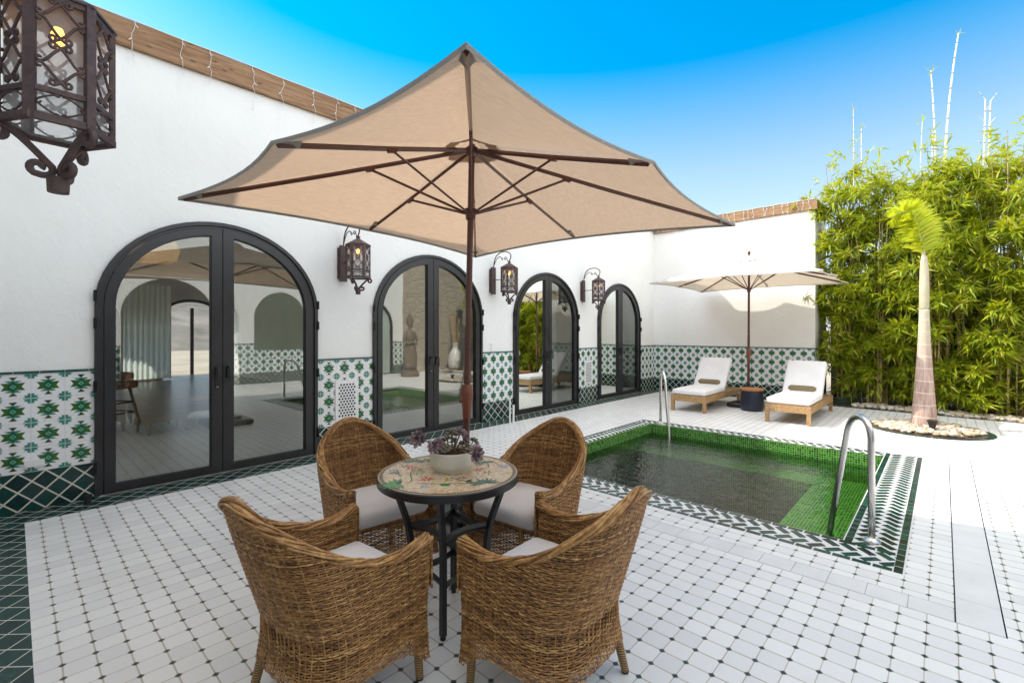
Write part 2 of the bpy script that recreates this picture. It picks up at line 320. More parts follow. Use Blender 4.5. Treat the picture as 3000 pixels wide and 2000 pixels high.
    c = m.ramp(m.M('ADD', m.M('MULTIPLY', rnd, 0.7), m.M('MULTIPLY', nz, 0.3)), [(0.15, (0.10, 0.055, 0.075)), (0.45, (0.22, 0.13, 0.16)), (0.65, (0.33, 0.21, 0.24)), (0.85, (0.20, 0.22, 0.15))])
    m.bsdf(c, 0.5, normal=m.bump(nz, 0.2, 0.002)); M['succ'] = m.m
    m = Mat("succulent_green"); rnd = m.geo('Random Per Island')
    c = m.ramp(rnd, [(0.0, (0.12, 0.14, 0.08)), (0.5, (0.22, 0.21, 0.14)), (1.0, (0.32, 0.27, 0.2))]); m.bsdf(c, 0.5); M['succ2'] = m.m
    M['succ_stem'] = m_simple("succulent_stem", (0.20, 0.14, 0.07), 0.7)
    # bamboo leaf
    def leaf(name, cols, tc, tf=0.4):
        m = Mat(name); rnd = m.geo('Random Per Island'); nz = m.noise(scale=1.3, detail=3)
        c = m.ramp(m.M('ADD', m.M('MULTIPLY', rnd, 0.75), m.M('MULTIPLY', nz, 0.3)), [(0.1, cols[0]), (0.4, cols[1]), (0.75, cols[2]), (0.95, cols[3])])
        ct = m.mix(rnd, tc, tuple(x * 0.6 for x in tc))
        m.bsdf(c, 0.42, spec=0.5, trans=(tf, ct)); return m.m
    M['bleaf'] = leaf("bamboo_leaf", [(0.07, 0.15, 0.008), (0.20, 0.31, 0.012), (0.42, 0.46, 0.02), (0.60, 0.52, 0.14)], (0.66, 0.66, 0.02))
    M['pleaf'] = leaf("palm_leaflet", [(0.30, 0.42, 0.02), (0.46, 0.56, 0.025), (0.60, 0.64, 0.03), (0.68, 0.68, 0.08)], (0.80, 0.80, 0.03), 0.45)
    m = Mat("bamboo_culm"); p = m.xyz(); nd = m.M('ABSOLUTE', m.M('SUBTRACT', m.M('MULTIPLY', p[2], 4.2), m.M('ROUND', m.M('MULTIPLY', p[2], 4.2))))
    c = m.ramp(m.noise(scale=3, detail=4), [(0.3, (0.16, 0.17, 0.03)), (0.5, (0.33, 0.24, 0.07)), (0.7, (0.50, 0.38, 0.2))]); c = m.mix(m.M('LESS_THAN', nd, 0.06), c, (0.12, 0.07, 0.03)); m.bsdf(c, 0.5); M['culm'] = m.m
    m = Mat("pale_cane"); p = m.xyz(); nd = m.M('ABSOLUTE', m.M('SUBTRACT', m.M('MULTIPLY', p[2], 3.4), m.M('ROUND', m.M('MULTIPLY', p[2], 3.4))))
    c = m.ramp(m.noise(scale=5, detail=4), [(0.35, (0.62, 0.50, 0.22)), (0.5, (0.72, 0.66, 0.52)), (0.7, (0.80, 0.78, 0.72))]); c = m.mix(m.M('LESS_THAN', nd, 0.05), c, (0.25, 0.16, 0.10)); m.bsdf(c, 0.5); M['pcane'] = m.m
    m = Mat("palm_trunk"); p = m.xyz(); z = p[2]
    wz = m.M('ADD', m.M('MULTIPLY', z, 5.4), m.M('MULTIPLY', m.noise(scale=3), 0.35)); nd = m.M('ABSOLUTE', m.M('SUBTRACT', wz, m.M('ROUND', wz)))
    st = m.noise(m.map(m.pos(), scale=(14, 14, 1.0)), scale=2.5, detail=6, rough=0.7)
    c = m.ramp(st, [(0.3, (0.26, 0.155, 0.13)), (0.5, (0.44, 0.31, 0.26)), (0.7, (0.56, 0.46, 0.39))])
    up = m.ramp(m.M('MULTIPLY', z, 0.4), [(0.35, 0.0), (0.62, 1.0)]); c = m.mix(up, c, (0.50, 0.43, 0.32))
    c = m.mix(m.ramp(nd, [(0.02, 0.8), (0.07, 0.0)]), c, (0.62, 0.52, 0.42)); m.bsdf(c, 0.8, normal=m.bump(m.M('ADD', st, m.ramp(nd, [(0.0, 1.0), (0.1, 0.0)])), 0.5, 0.006)); M['palm_trunk'] = m.m
    M['crownshaft'] = m_simple("palm_crownshaft", (0.48, 0.43, 0.29), 0.5, var=0.12, scale=5)
    m = Mat("river_stones"); rnd = m.geo('Random Per Island'); nz = m.noise(scale=25, detail=5)
    c = m.ramp(rnd, [(0.0, (0.26, 0.20, 0.13)), (0.2, (0.42, 0.32, 0.20)), (0.5, (0.52, 0.44, 0.32)), (0.8, (0.58, 0.54, 0.46)), (1.0, (0.22, 0.20, 0.17))]); c = m.mix(m.M('MULTIPLY', nz, 0.35), c, (0.5, 0.42, 0.32)); m.bsdf(c, 0.6, normal=m.bump(nz, 0.2, 0.003)); M['stones'] = m.m
    M['earth'] = m_simple("dark_earth", (0.09, 0.055, 0.035), 0.95, var=0.4, scale=14, bstr=0.6, bd=0.02)
    M['ground'] = m_simple("dry_ground", (0.30, 0.25, 0.19), 0.95, var=0.2, scale=0.5)
    M['hill'] = m_simple("scrub_hill", (0.16, 0.14, 0.12), 0.95, var=0.45, scale=0.35)
    M['pot_navy'] = m_simple("navy_glaze", (0.010, 0.014, 0.028), 0.3, var=0.3, scale=12)
    M['teak'] = m_simple("teak_lid", (0.36, 0.15, 0.05), 0.5, var=0.3, scale=30)
    M['pvc'] = m_simple("white_pvc", (0.75, 0.74, 0.72), 0.4, var=0.05)
    M['hose'] = m_simple("green_hose", (0.03, 0.055, 0.035), 0.5, var=0.2)
    M['wire'] = m_simple("white_wire", (0.72, 0.70, 0.66), 0.5, var=0.05, bstr=0)
    # dark wood floor
    m = Mat("dark_plank_floor"); p = m.xyz(); q = m.M('DIVIDE', p[0], 0.19); cell = m.M('FLOOR', q); fr = m.M('SUBTRACT', q, cell)
    gr = m.noise(m.comb(m.M('MULTIPLY', p[0], 30.0), m.M('MULTIPLY', p[1], 1.5), cell), scale=1.0, detail=6)
    c = m.ramp(m.M('ADD', m.M('MULTIPLY', gr, 0.6), m.M('MULTIPLY', m.white(m.comb(cell, 0.0)), 0.4)), [(0.3, (0.018, 0.012, 0.009)), (0.7, (0.055, 0.035, 0.025))])
    c = m.mix(m.M('LESS_THAN', fr, 0.03), c, (0.005, 0.004, 0.003)); m.bsdf(c, 0.28, normal=m.bump(gr, 0.1, 0.001)); M['wood_floor'] = m.m
    M['inner'] = m_simple("interior_plaster", (0.76, 0.73, 0.68), 0.9, var=0.05, scale=2)
    m = Mat("sheer_curtain"); m.bsdf(m.ramp(m.noise(m.map(m.pos(), scale=(14, 14, 0.4)), scale=2), [(0.3, (0.60, 0.64, 0.60)), (0.7, (0.80, 0.83, 0.80))]), 0.9, trans=(0.6, (0.78, 0.86, 0.80))); M['curtain'] = m.m
    M['leather'] = m_simple("tan_leather", (0.20, 0.10, 0.055), 0.5, var=0.2, scale=9)
    # stone veneer
    m = Mat("stone_veneer"); p = m.xyz(); vv = m.comb(p[0], m.M('MULTIPLY', p[2], 1.5), 0.0)
    vc = m.voro(vv, scale=3.2, out='Color'); de = m.voro(vv, scale=3.2, feature='DISTANCE_TO_EDGE'); nz = m.noise(scale=9, detail=7, rough=0.7)
    c = m.mix(nz, m.ramp(m.xyz(vc)[0], [(0, (0.46, 0.36, 0.26)), (0.5, (0.56, 0.48, 0.38)), (1, (0.50, 0.40, 0.32))]), (0.34, 0.27, 0.2)); c = m.mix(m.M('LESS_THAN', de, 0.03), c, (0.36, 0.31, 0.25))
    m.bsdf(c, 0.9, normal=m.bump(m.M('ADD', nz, m.ramp(de, [(0, 0.0), (0.08, 1.0)])), 0.8, 0.03)); M['stone'] = m.m
    M['statue'] = m_simple("carved_brown_stone", (0.17, 0.125, 0.09), 0.85, var=0.3, scale=12, bstr=0.6, bd=0.01)
    M['brownwall'] = m_simple("brown_render", (0.12, 0.085, 0.065), 0.95, var=0.2, scale=3, bstr=0.4, bd=0.01)
    M['grey_glass'] = m_simple("dim_green_glass", (0.13, 0.15, 0.115), 0.12, var=0.05, scale=1)
    M['vase'] = m_simple("white_vase", (0.72, 0.70, 0.66), 0.25, var=0.25, scale=9)
    M['reed'] = m_simple("bamboo_reed", (0.50, 0.28, 0.06), 0.5)
mk_materials()

# ------------------------------------------------------------------ mesh helper
class MB:
    def __init__(s): s.v = []; s.f = []; s.m = []; s.n = 0
    def add(s, V, F, mi=0):
        V = np.asarray(V, float).reshape(-1, 3); o = s.n; s.v.append(V); s.n += len(V)
        F = [tuple(int(i) + o for i in f) for f in F]; s.f += F; s.m += [mi] * len(F)
    def quad(s, a, b, c, d, mi=0): s.add([a, b, c, d], [(0, 1, 2, 3)], mi)
    def poly(s, pts, mi=0): s.add(pts, [tuple(range(len(pts)))], mi)
    def box(s, x0, x1, y0, y1, z0, z1, mi=0, T=None):
        V = np.array([(x, y, z) for x in (x0, x1) for y in (y0, y1) for z in (z0, z1)], float)
        if T is not None: V = (np.c_[V, np.ones(8)] @ np.array(T).T)[:, :3]
        s.add(V, [(0, 1, 3, 2), (4, 6, 7, 5), (0, 4, 5, 1), (2, 3, 7, 6), (0, 2, 6, 4), (1, 5, 7, 3)], mi)
    def tube(s, pts, r, k=6, mi=0, caps=True, up=None, flat=None):
        P = np.asarray(pts, float); n = len(P)
        if n < 2: return
        T = np.gradient(P, axis=0); T /= np.maximum(np.linalg.norm(T, axis=1, keepdims=True), 1e-9)
        ref = np.array(up if up is not None else ((0, 0, 1) if abs(T[0, 2]) < 0.9 else (1, 0, 0)), float)
        N = np.zeros_like(P); nprev = ref
        for i in range(n):
            q = nprev - T[i] * np.dot(nprev, T[i]); L = np.linalg.norm(q)
            if L < 1e-6: q = np.cross(T[i], (0.3, 0.5, 0.8)); L = np.linalg.norm(q)
            q = q / L; N[i] = q; nprev = q
        B = np.cross(T, N); r = np.broadcast_to(np.asarray(r, float), (n,))
        a = np.arange(k) * 2 * math.pi / k; fx, fy = (1, 1) if flat is None else flat
        V = P[:, None, :] + (np.cos(a)[None, :, None] * N[:, None, :] * fx + np.sin(a)[None, :, None] * B[:, None, :] * fy) * r[:, None, None]
        F = []
        for i in range(n - 1):
            for j in range(k): j2 = (j + 1) % k; F.append((i * k + j, i * k + j2, (i + 1) * k + j2, (i + 1) * k + j))
        if caps: F.append(tuple(range(k - 1, -1, -1))); F.append(tuple((n - 1) * k + j for j in range(k)))
        s.add(V.reshape(-1, 3), F, mi)
    def lathe(s, prof, c=(0, 0, 0), k=24, mi=0, a0=0.0):
        V = []; F = []; n = len(prof)
        for (r, z) in prof:
            for j in range(k): a = a0 + 2 * math.pi * j / k; V.append((c[0] + r * math.cos(a), c[1] + r * math.sin(a), c[2] + z))
        for i in range(n - 1):
            for j in range(k): j2 = (j + 1) % k; F.append((i * k + j, i * k + j2, (i + 1) * k + j2, (i + 1) * k + j))
        F.append(tuple(range(k - 1, -1, -1))); F.append(tuple((n - 1) * k + j for j in range(k)))
        s.add(V, F, mi)
    def prism(s, pts, d, mi=0):
        n = len(pts); P = np.asarray(pts, float); Q = P + np.asarray(d, float)
        F = [tuple(range(n)), tuple(range(2 * n - 1, n - 1, -1))] + [(i, i + n, (i + 1) % n + n, (i + 1) % n) for i in range(n)]
        s.add(np.r_[P, Q], F, mi)
    def rbox(s, c, h, r, n=8, mi=0, T=None, puff=0.0):
        def axis(hh):
            e = 1 - r / hh; a = list(np.linspace(-1, -e, 4)) + list(np.linspace(-e, e, n))[1:-1] + list(np.linspace(e, 1, 4)); return a
        ax = [axis(x) for x in h]; V = []; F = []
        for d in range(3):
            o1, o2 = [k for k in range(3) if k != d]
            for sg in (-1, 1):
                base = len(V); A = ax[o1]; B = ax[o2]
                for a in A:
                    for b in B:
                        p = [0, 0, 0]; p[d] = sg * h[d]; p[o1] = a * h[o1]; p[o2] = b * h[o2]
                        q = [max(-(h[k] - r), min(h[k] - r, p[k])) for k in range(3)]; dd = [p[k] - q[k] for k in range(3)]
                        L = math.sqrt(sum(x * x for x in dd)) or 1; pp = [q[k] + dd[k] / L * r for k in range(3)]
                        if puff:
                            fx = max(0, 1 - (pp[0] / h[0]) ** 2); fy = max(0, 1 - (pp[1] / h[1]) ** 2); pp[2] += puff * fx * fy * (1 if pp[2] > 0 else -0.3)
                        V.append(pp)
                nb = len(B)
                for i in range(len(A) - 1):
                    for j in range(nb - 1):
                        q4 = (base + i * nb + j, base + (i + 1) * nb + j, base + (i + 1) * nb + j + 1, base + i * nb + j + 1); F.append(q4 if (sg > 0) == (d != 1) else q4[::-1])
        V = np.array(V)
        if T is not None: V = (np.c_[V, np.ones(len(V))] @ np.array(T).T)[:, :3]
        s.add(V + np.array(c), F, mi)
    def build(s, name, mats, parent=None, off=(0, 0, 0), smooth=False, loc=None):
        me = bpy.data.meshes.new(name)
        V = np.concatenate(s.v) - np.array(off) if s.v else np.zeros((0, 3))
        me.from_pydata(V.tolist(), [], s.f); 
        if not isinstance(mats, (list, tuple)): mats = [mats]
        for m_ in mats: me.materials.append(M[m_] if isinstance(m_, str) else m_)
        if len(mats) > 1: me.polygons.foreach_set('material_index', s.m)
        if smooth: me.polygons.foreach_set('use_smooth', [True] * len(me.polygons))
        me.update()
        if smooth == 'auto':
            try: me.set_sharp_from_angle(angle=R(38))
            except Exception: pass
        o = bpy.data.objects.new(name, me); col.objects.link(o)
        if parent is not None: o.parent = parent
        if loc is not None: o.location = loc
        return o

def tag(o, label=None, cat=None, group=None, kind=None):
    if label: o['label'] = label
    if cat: o['category'] = cat
    if group: o['group'] = group
    if kind: o['kind'] = kind
    return o
def thing(name, label, cat, loc=(0, 0, 0), rz=0.0, group=None):
    o = bpy.data.objects.new(name, None); col.objects.link(o); o.location = loc; o.rotation_euler = (0, 0, rz); o.empty_display_size = 0.2
    return tag(o, label, cat, group)
def dup(root, loc, rz, label, group=None):
    c = root.copy(); col.objects.link(c); c.location = loc; c.rotation_euler = (0, 0, rz); c['label'] = label
    if group: c['group'] = group
    def rec(a, b):
        for ch in list(a.children):
            d = ch.copy(); col.objects.link(d); d.parent = b; rec(ch, d)
    rec(root, c); return c
def struct(o): o['kind'] = 'structure'; return o

# ================================================================== THE HOUSE (left wall) and walls
YA, XB = 5.45, 11.2
DOORS = [(0.49, 2.45), (3.195, 5.13), (5.885, 7.81), (8.55, 10.44)]
SPR, RISE = 1.68, 0.88
def arch_pts(xc, hw, spr, rise, n=28):
    return [(xc - hw * math.cos(math.pi * i / n), spr + rise * math.sin(math.pi * i / n)) for i in range(n + 1)]
def wall_with_arches(mb, spans, x0, x1, z0, z1, y, thick, mi=0, rev=-1, zb=0.0, spr=SPR, rise=RISE):
    """wall in the plane y, room side; spans are door openings"""
    for yy in (y, y + thick):
        cur = x0
        for (a, b) in spans:
            mb.quad((cur, yy, z0), (a, yy, z0), (a, yy, z1), (cur, yy, z1), mi)
            P = arch_pts((a + b) / 2, (b - a) / 2, spr, rise)
            for i in range(len(P) - 1):
                mb.quad((P[i][0], yy, P[i][1]), (P[i + 1][0], yy, P[i + 1][1]), (P[i + 1][0], yy, z1), (P[i][0], yy, z1), mi)
            if zb > z0: mb.quad((a, yy, z0), (b, yy, z0), (b, yy, zb), (a, yy, zb), mi)
            cur = b
        mb.quad((cur, yy, z0), (x1, yy, z0), (x1, yy, z1), (cur, yy, z1), mi)
    for (a, b) in spans:
        P = [(a, zb)] + arch_pts((a + b) / 2, (b - a) / 2, spr, rise) + [(b, zb)]
        for i in range(len(P) - 1):
            mb.quad((P[i][0], y, P[i][1]), (P[i + 1][0], y, P[i + 1][1]), (P[i + 1][0], y + thick, P[i + 1][1]), (P[i][0], y + thick, P[i][1]), mi)
    mb.quad((x0, y, z1), (x1, y, z1), (x1, y + thick, z1), (x0, y + thick, z1), mi)
    mb.quad((x0, y, z0), (x0, y + thick, z0), (x0, y + thick, z1), (x0, y, z1), mi); mb.quad((x1, y, z0), (x1, y + thick, z0), (x1, y + thick, z1), (x1, y, z1), mi)

# star tile
def mir(pts, sx, sy):
    q = [(x * sx, y * sy) for x, y in pts]; return q if sx * sy > 0 else q[::-1]
STAR = []   # (material index, polygon in tile units)
for sx in (-1, 1):
    STAR.append((1, mir([(0, -0.13), (0.34, -0.15), (0.24, 0.0), (0.34, 0.15), (0, 0.13)], sx, 1)))
    for sy in (-1, 1):
        STAR.append((4, mir([(0.0, 0.14), (0.09, 0.13), (0.24, 0.235), (0.0, 0.235)], sx, sy)))
for sy in (-1, 1): STAR.append((2, mir([(0, 0.24), (0.12, 0.375), (-0.12, 0.375)], 1, sy)))
STAR.append((3, [(0, -0.25), (0.155, 0), (0, 0.25), (-0.155, 0)]))
STAR.append((5, [(0, -0.09), (0.10, 0), (0, 0.09), (-0.10, 0)]))
STAR.append((3, [(0, -0.04), (0.045, 0), (0, 0.04), (-0.045, 0)]))
QUAD_ = [(0.012, 0.012), (0.235, 0.02), (0.16, 0.065), (0.21, 0.125), (0.095, 0.115), (0.10, 0.20), (0.012, 0.20)]
def clip_poly(P, lo, hi):
    for k, (lim, sgn) in ((0, (lo[0], 1)), (0, (hi[0], -1)), (1, (lo[1], 1)), (1, (hi[1], -1))):
        out = []
        for i in range(len(P)):
            a, b = P[i], P[(i + 1) % len(P)]; da = (a[k] - lim) * sgn; db = (b[k] - lim) * sgn
            if da >= 0: out.append(a)
            if (da >= 0) != (db >= 0): t = da / (da - db); out.append((a[0] + t * (b[0] - a[0]), a[1] + t * (b[1] - a[1])))
        P = out
        if len(P) < 3: return []
    return P
def dado(mb, segs, to3d, s0, z0=0.309, rows=4, T=0.2, holes=()):
    """segs: spans along the wall; to3d(s, z, out) -> point"""
    z1 = z0 + rows * T
    for (a, b) in segs:
        mb.quad(to3d(a, z0, .006), to3d(b, z0, .006), to3d(b, z1, .006), to3d(a, z1, .006), 0)
        mb.quad(to3d(a, z1, .006), to3d(b, z1, .006), to3d(b, z1, 0), to3d(a, z1, 0), 0)
        k0 = math.floor((a - s0) / T) - 1; k1 = math.ceil((b - s0) / T) + 1
        for k in range(k0, k1 + 1):
            for r in range(rows + 1):
                items = []
                if r < rows:
                    cx, cz = s0 + k * T, z0 + (r + 0.5) * T
                    items += [(mi, [(cx + x * T, cz + z * T) for x, z in P], .0075 + .0005 * n) for n, (mi, P) in enumerate(STAR)]
                    g = cx + T / 2; items.append((6, [(g - .0011, cz - T / 2), (g + .0011, cz - T / 2), (g + .0011, cz + T / 2), (g - .0011, cz + T / 2)], .0068))
                    g = cz - T / 2; items.append((6, [(cx - T / 2, g - .0011), (cx + T / 2, g - .0011), (cx + T / 2, g + .0011), (cx - T / 2, g + .0011)], .0068))
                cx, cz = s0 + (k + 0.5) * T, z0 + r * T
                for sx in (-1, 1):
                    for sy in (-1, 1): items.append((4, [(cx + x * T, cz + z * T) for x, z in mir(QUAD_, sx, sy)], .0075))
                for mi, P, o in items:
                    P = clip_poly(P, (a, z0), (b, z1))
                    if len(P) < 3: continue
                    q = [to3d(x, z, o) for x, z in P]
                    if len(P) > 5 or mi == 1:   # concave: fan from centroid of source
                        c = np.mean(P, axis=0); c3 = to3d(c[0], c[1], o)
                        if mi == 1: mb.poly(q, mi)
                        else: mb.poly(q, mi)
                    else: mb.poly(q, mi)
DM = ['white_tile', 'star_green', 'star_dark', 'star_core', 'star_teal', 'star_light', 'grout']

house = thing("house", "long white stucco house wall with four arched glass doors and a tiled dado", "house")
mb = MB(); wall_with_arches(mb, DOORS, -0.9, XB + .25, 0, 4.24, YA, 0.28); mb.build("wall", 'stucco', house)
segA = [(-0.299, 0.49 - .001), (2.452, 3.193), (5.132, 5.883), (7.812, 8.548), (10.442, XB - .008)]
for sg_ in segA: mb = MB(); dado(mb, [sg_], lambda s, z, o: (s, YA - o, z), 0.0); mb.build("dado_tiles", DM, house)
for a, b in segA:
    mb = MB(); mb.quad((a, YA - .006, 0), (b, YA - .006, 0), (b, YA - .006, .308), (a, YA - .006, .308))
    mb.build("diamond_tiles", 'lat_wall', house)
for a, b in segA:
    mb = MB(); s = a
    while s < b - .005:
        e = min(b, s + .148); mb.box(s + .001, e - .001, YA - .017, YA, 1.111, 1.129); s += .15
    mb.build("cap_trim", 'trim_green', house)
mb = MB(); mb.box(-0.9, XB - .06, YA - .045, YA + .3, 4.243, 4.28); mb.box(-0.9, XB - .06, YA - .05, YA - .002, 4.03, 4.24); mb.build("roof_beam", 'beam', house)
mb = MB()
for (a, b) in DOORS: mb.box(a, b, YA - .008, YA + .28, -.01, .012)
mb.build("threshold", 'grout', house)

def ring_between(mb, A, B, y0, y1, closed=True, mi=0):
    n = len(A)
    for i in range(n if closed else n - 1):
        j = (i + 1) % n
        a, b, c, d = A[i], A[j], B[j], B[i]
        mb.quad((a[0], y0, a[1]), (b[0], y0, b[1]), (c[0], y0, c[1]), (d[0], y0, d[1]), mi)
        mb.quad((a[0], y1, a[1]), (d[0], y1, d[1]), (c[0], y1, c[1]), (b[0], y1, b[1]), mi)
        mb.quad((a[0], y0, a[1]), (a[0], y1, a[1]), (b[0], y1, b[1]), (b[0], y0, b[1]), mi)
        mb.quad((d[0], y0, d[1]), (c[0], y0, c[1]), (c[0], y1, c[1]), (d[0], y1, d[1]), mi)
def leaf_outline(xc, sgn, xi, hw, zb, spr, rise, n=20):
    """half arch outline; xi = distance of inner edge from centre"""
    am = math.acos(min(1, xi / hw)); P = [(xc + sgn * xi, zb), (xc + sgn * hw, zb)]
    P += [(xc + sgn * hw * math.cos(am * i / n), spr + rise * math.sin(am * i / n)) for i in range(n + 1)]
    return P
for di, (a, b) in enumerate(DOORS):
    xc, hw = (a + b) / 2, (b - a) / 2
    lab = ["wide arched double door nearest the camera", "arched double door behind the umbrella pole", "third arched double door, beyond the white pipe", "farthest arched double door, beside the corner"][di]
    mb = MB()
    def fr(o, zz=0.012): h_ = hw - o; return [(xc + h_, zz)] + [(x, z) for x, z in arch_pts(xc, h_, SPR, RISE - o)][::-1] + [(xc - h_, zz)]
    ring_between(mb, fr(-.006), fr(.030), YA - .035, YA + .10, closed=False)
    ring_between(mb, fr(.031), fr(.056), YA - .012, YA + .10, closed=False)
    door = mb.build("door", 'frame', house); door['label'] = lab
    for sg in (-1, 1):
        mb = MB()
        A = leaf_outline(xc, sg, .004, hw - .060, .014, SPR, RISE - .060); B = leaf_outline(xc, sg, .099, hw - .132, .085, SPR, RISE - .132)
        A2 = leaf_outline(xc, sg, .004, hw - .060, .014, SPR, RISE - .060)
        ring_between(mb, A, B, YA - .022, YA + .045)
        C = leaf_outline(xc, sg, .107, hw - .140, .093, SPR, RISE - .140); ring_between(mb, B, C, YA - .006, YA + .04)
        mb.build("door_leaf", 'frame', door)
        mb = MB(); mb.poly([(x, YA + .015, z) for x, z in C]); mb.build("glass_pane", 'glass', door)
        mb = MB(); hx = xc + sg * .052
        mb.box(hx - .017, hx + .017, YA - .034, YA - .022, .975, 1.10)
        mb.tube([(hx, YA - .03, 1.085), (hx, YA - .075, 1.085), (hx, YA - .082, 1.07), (hx, YA - .082, .97), (hx, YA - .078, .955)], .010, 8)
        mb.lathe([(.001, 0), (.014, 0), (.014, .02), (.001, .02)], (hx, YA - .05, 1.075), 10)
        mb.build("handle", 'black', door, smooth='auto')
        for hz in (0.22, 0.93, 1.48, 1.72):
            mb = MB(); ex = xc + sg * (hw + .003); mb.box(ex - .012, ex + .012, YA - .05, YA - .0355, hz, hz + .09); mb.tube([(ex, YA - .05, hz - .005), (ex, YA - .05, hz + .095)], .008, 6)
            mb.build("hinge", 'hinge', door)
    mb = MB(); mb.box(xc - .066, xc - .038, YA - .030, YA - .0225, .86, .93); mb.lathe([(.001, 0), (.009, 0), (.009, .012)], (xc - .052, YA - .036, .885), 8, 1); mb.build("lock_plate", ['black', 'brass'], door)
# vents (perforated plates)
for (x0, x1, z0, z1) in ((2.677, 2.98, .371, .853), (8.045, 8.325, .385, .862)):
    mb = MB(); y0, y1 = YA - .03, YA - .007
    mb.box(x0, x1, y0 + .004, y1, z0, z1, 0)
    px, pz = .040, .0346; r = .0135; ix0, ix1, iz0, iz1 = x0 + .035, x1 - .035, z0 + .035, z1 - .035
    row = 0; z = iz0 + r
    while z < iz1:
        x = ix0 + (px / 2 if row % 2 else 0) + r
        while x < ix1:
            mb.poly([(x + r * math.cos(t * math.pi / 4), y0 + .0025, z + r * math.sin(t * math.pi / 4)) for t in range(8)], 1)
            x += px
        z += pz; row += 1
    mb.build("vent_cover", ['white_tile', 'black'], house)
mb = MB(); mb.box(.061, .179, YA - .03, YA - .008, .352, .405); mb.build("socket_cover", 'pvc', house)
mb = MB(); mb.tube([(5.34, YA - .002, 1.26), (5.34, YA - .03, 1.26), (5.34, YA - .03, 1.14)], .006, 6); mb.tube([(5.34, YA - .03, 1.26), (5.40, YA - .03, 1.26)], .004, 6); mb.build("wall_hook", 'pvc', house)

# interior (seen through the glass)
mb = MB(); mb.quad((-4, YA + .281, 0.0), (XB, YA + .281, 0.0), (XB, 19, 0.0), (-4, 19, 0.0)); mb.build("room_floor", 'wood_floor', house)
mb = MB(); zc = 3.3
mb.quad((-4, YA + .282, zc), (XB, YA + .282, zc), (XB, 19, zc), (-4, 19, zc))
mb.quad((-4, YA + .282, 0), (-4, 19, 0), (-4, 19, zc), (-4, YA + .282, zc)); mb.quad((XB, YA + .282, 0), (XB, 19, 0), (XB, 19, zc), (XB, YA + .282, zc))
wall_with_arches(mb, [(0.3, 2.3), (3.3, 5.15), (6.4, 8.4)], -4, XB, 0, 3.29, 19.0, .25, spr=1.95, rise=.65)
mb.quad((5.2, YA + .283, 0), (5.2, 19, 0), (5.2, 19, 3.29), (5.2, YA + .283, 3.29)); mb.quad((5.4, YA + .283, 0), (5.4, 19, 0), (5.4, 19, 3.29), (5.4, YA + .283, 3.29))
mb.build("room_walls", 'inner', house)
def window_frame(a, b, y, zt):
    mb = MB(); xc = (a + b) / 2
    for x in (a + .05, xc, b - .05): mb.box(x - .05, x + .05, y, y + .06, 0, zt)
    A = arch_pts(xc, (b - a) / 2, 1.95, .65); B = arch_pts(xc, (b - a) / 2 - .1, 1.95, .55); ring_between(mb, A, B, y, y + .06, closed=False)
    mb.build("window_frame", 'frame', house)
window_frame(0.3, 2.3, 19.05, 2.3)
window_frame(3.3, 5.15, 19.05, 2.3)
window_frame(6.4, 8.4, 19.05, 2.3)
# curtains
def curtain(x0, x1, y, z0, z1, nf=9, amp=.05, cat=None):
    mb = MB(); n = nf * 8; V = []; F = []
    for i in range(n + 1):
        t = i / n; x = x0 + (x1 - x0) * t; yy = y + amp * math.sin(t * nf * 2 * math.pi) + .02 * math.sin(t * 17)
        V += [(x, yy, z0), (x + .02 * math.sin(i), y + .6 * (yy - y), z1)]
    for i in range(n): F.append((2 * i, 2 * i + 2, 2 * i + 3, 2 * i + 1))
    mb.add(V, F); return mb
for i, (x0, x1, y, l) in enumerate([(2.2, 3.35, 17.6, "broad sheer curtain between the two far dining room windows"), (4.55, 5.1, 17.6, "narrow sheer curtain at the right side of the far dining room window"), (7.15, 7.7, YA + .5, "pale green curtain inside the third arched door"), (9.75, 10.4, YA + .5, "pale green curtain inside the farthest arched door")]):
    tag(curtain(x0, x1, y, .05, 2.9).build("curtain", 'curtain', smooth=True), l, "curtain", "curtains inside the house")
# dining stools inside
def stool():
    r = thing("dining_chair", "x", "chair", group="dining chairs inside the first door")
    mb = MB(); mb.rbox((0, 0, .62), (.25, .25, .06), .04, 4); mb.rbox((0, .22, .82), (.25, .04, .18), .03, 4); mb.rbox((-.22, .05, .72), (.035, .2, .09), .03, 4); mb.rbox((.22, .05, .72), (.035, .2, .09), .03, 4); mb.build("seat", 'leather', r, smooth=True)
    for sx in (-1, 1):
        for sy in (-1, 1):
            mb = MB(); mb.tube([(sx * .16, sy * .16, .57), (sx * .25, sy * .25, 0)], .022, 6); mb.build("leg", 'black', r)
    mb = MB()
    for z, w_ in ((.18, .22), (.34, .20)):
        for sg in (-1, 1): mb.tube([(-w_, sg * w_, z), (w_, sg * w_, z)], .012, 6); mb.tube([(sg * w_, -w_, z), (sg * w_, w_, z)], .012, 6)
    mb.build("stretcher", 'black', r)
    return r
st = stool(); st.location = (1.05, 9.6, 0); st.rotation_euler = (0, 0, R(30)); st['label'] = "brown leather dining chair with black legs inside the first arched door, nearest the glass"
dup(st, (0.6, 10.7, 0), R(100), "brown leather dining chair behind the nearest one inside the first arched door", "dining chairs inside the first door")
pd = thing("pendant_lamp", "round woven pendant lamp glowing in the dining room behind the first arched door", "lamp", (1.32, 8.0, 2.5))
mb = MB(); mb.lathe([(.07, .3), (.24, .24), (.31, .1), (.27, -.03), (.20, -.08)], (0, 0, 0), 24); mb.build("lamp_shade", 'pendant', pd, smooth=True)
mb = MB(); mb.tube([(0, 0, .3), (0, 0, .8)], .006, 6); mb.build("cord", 'black', pd)
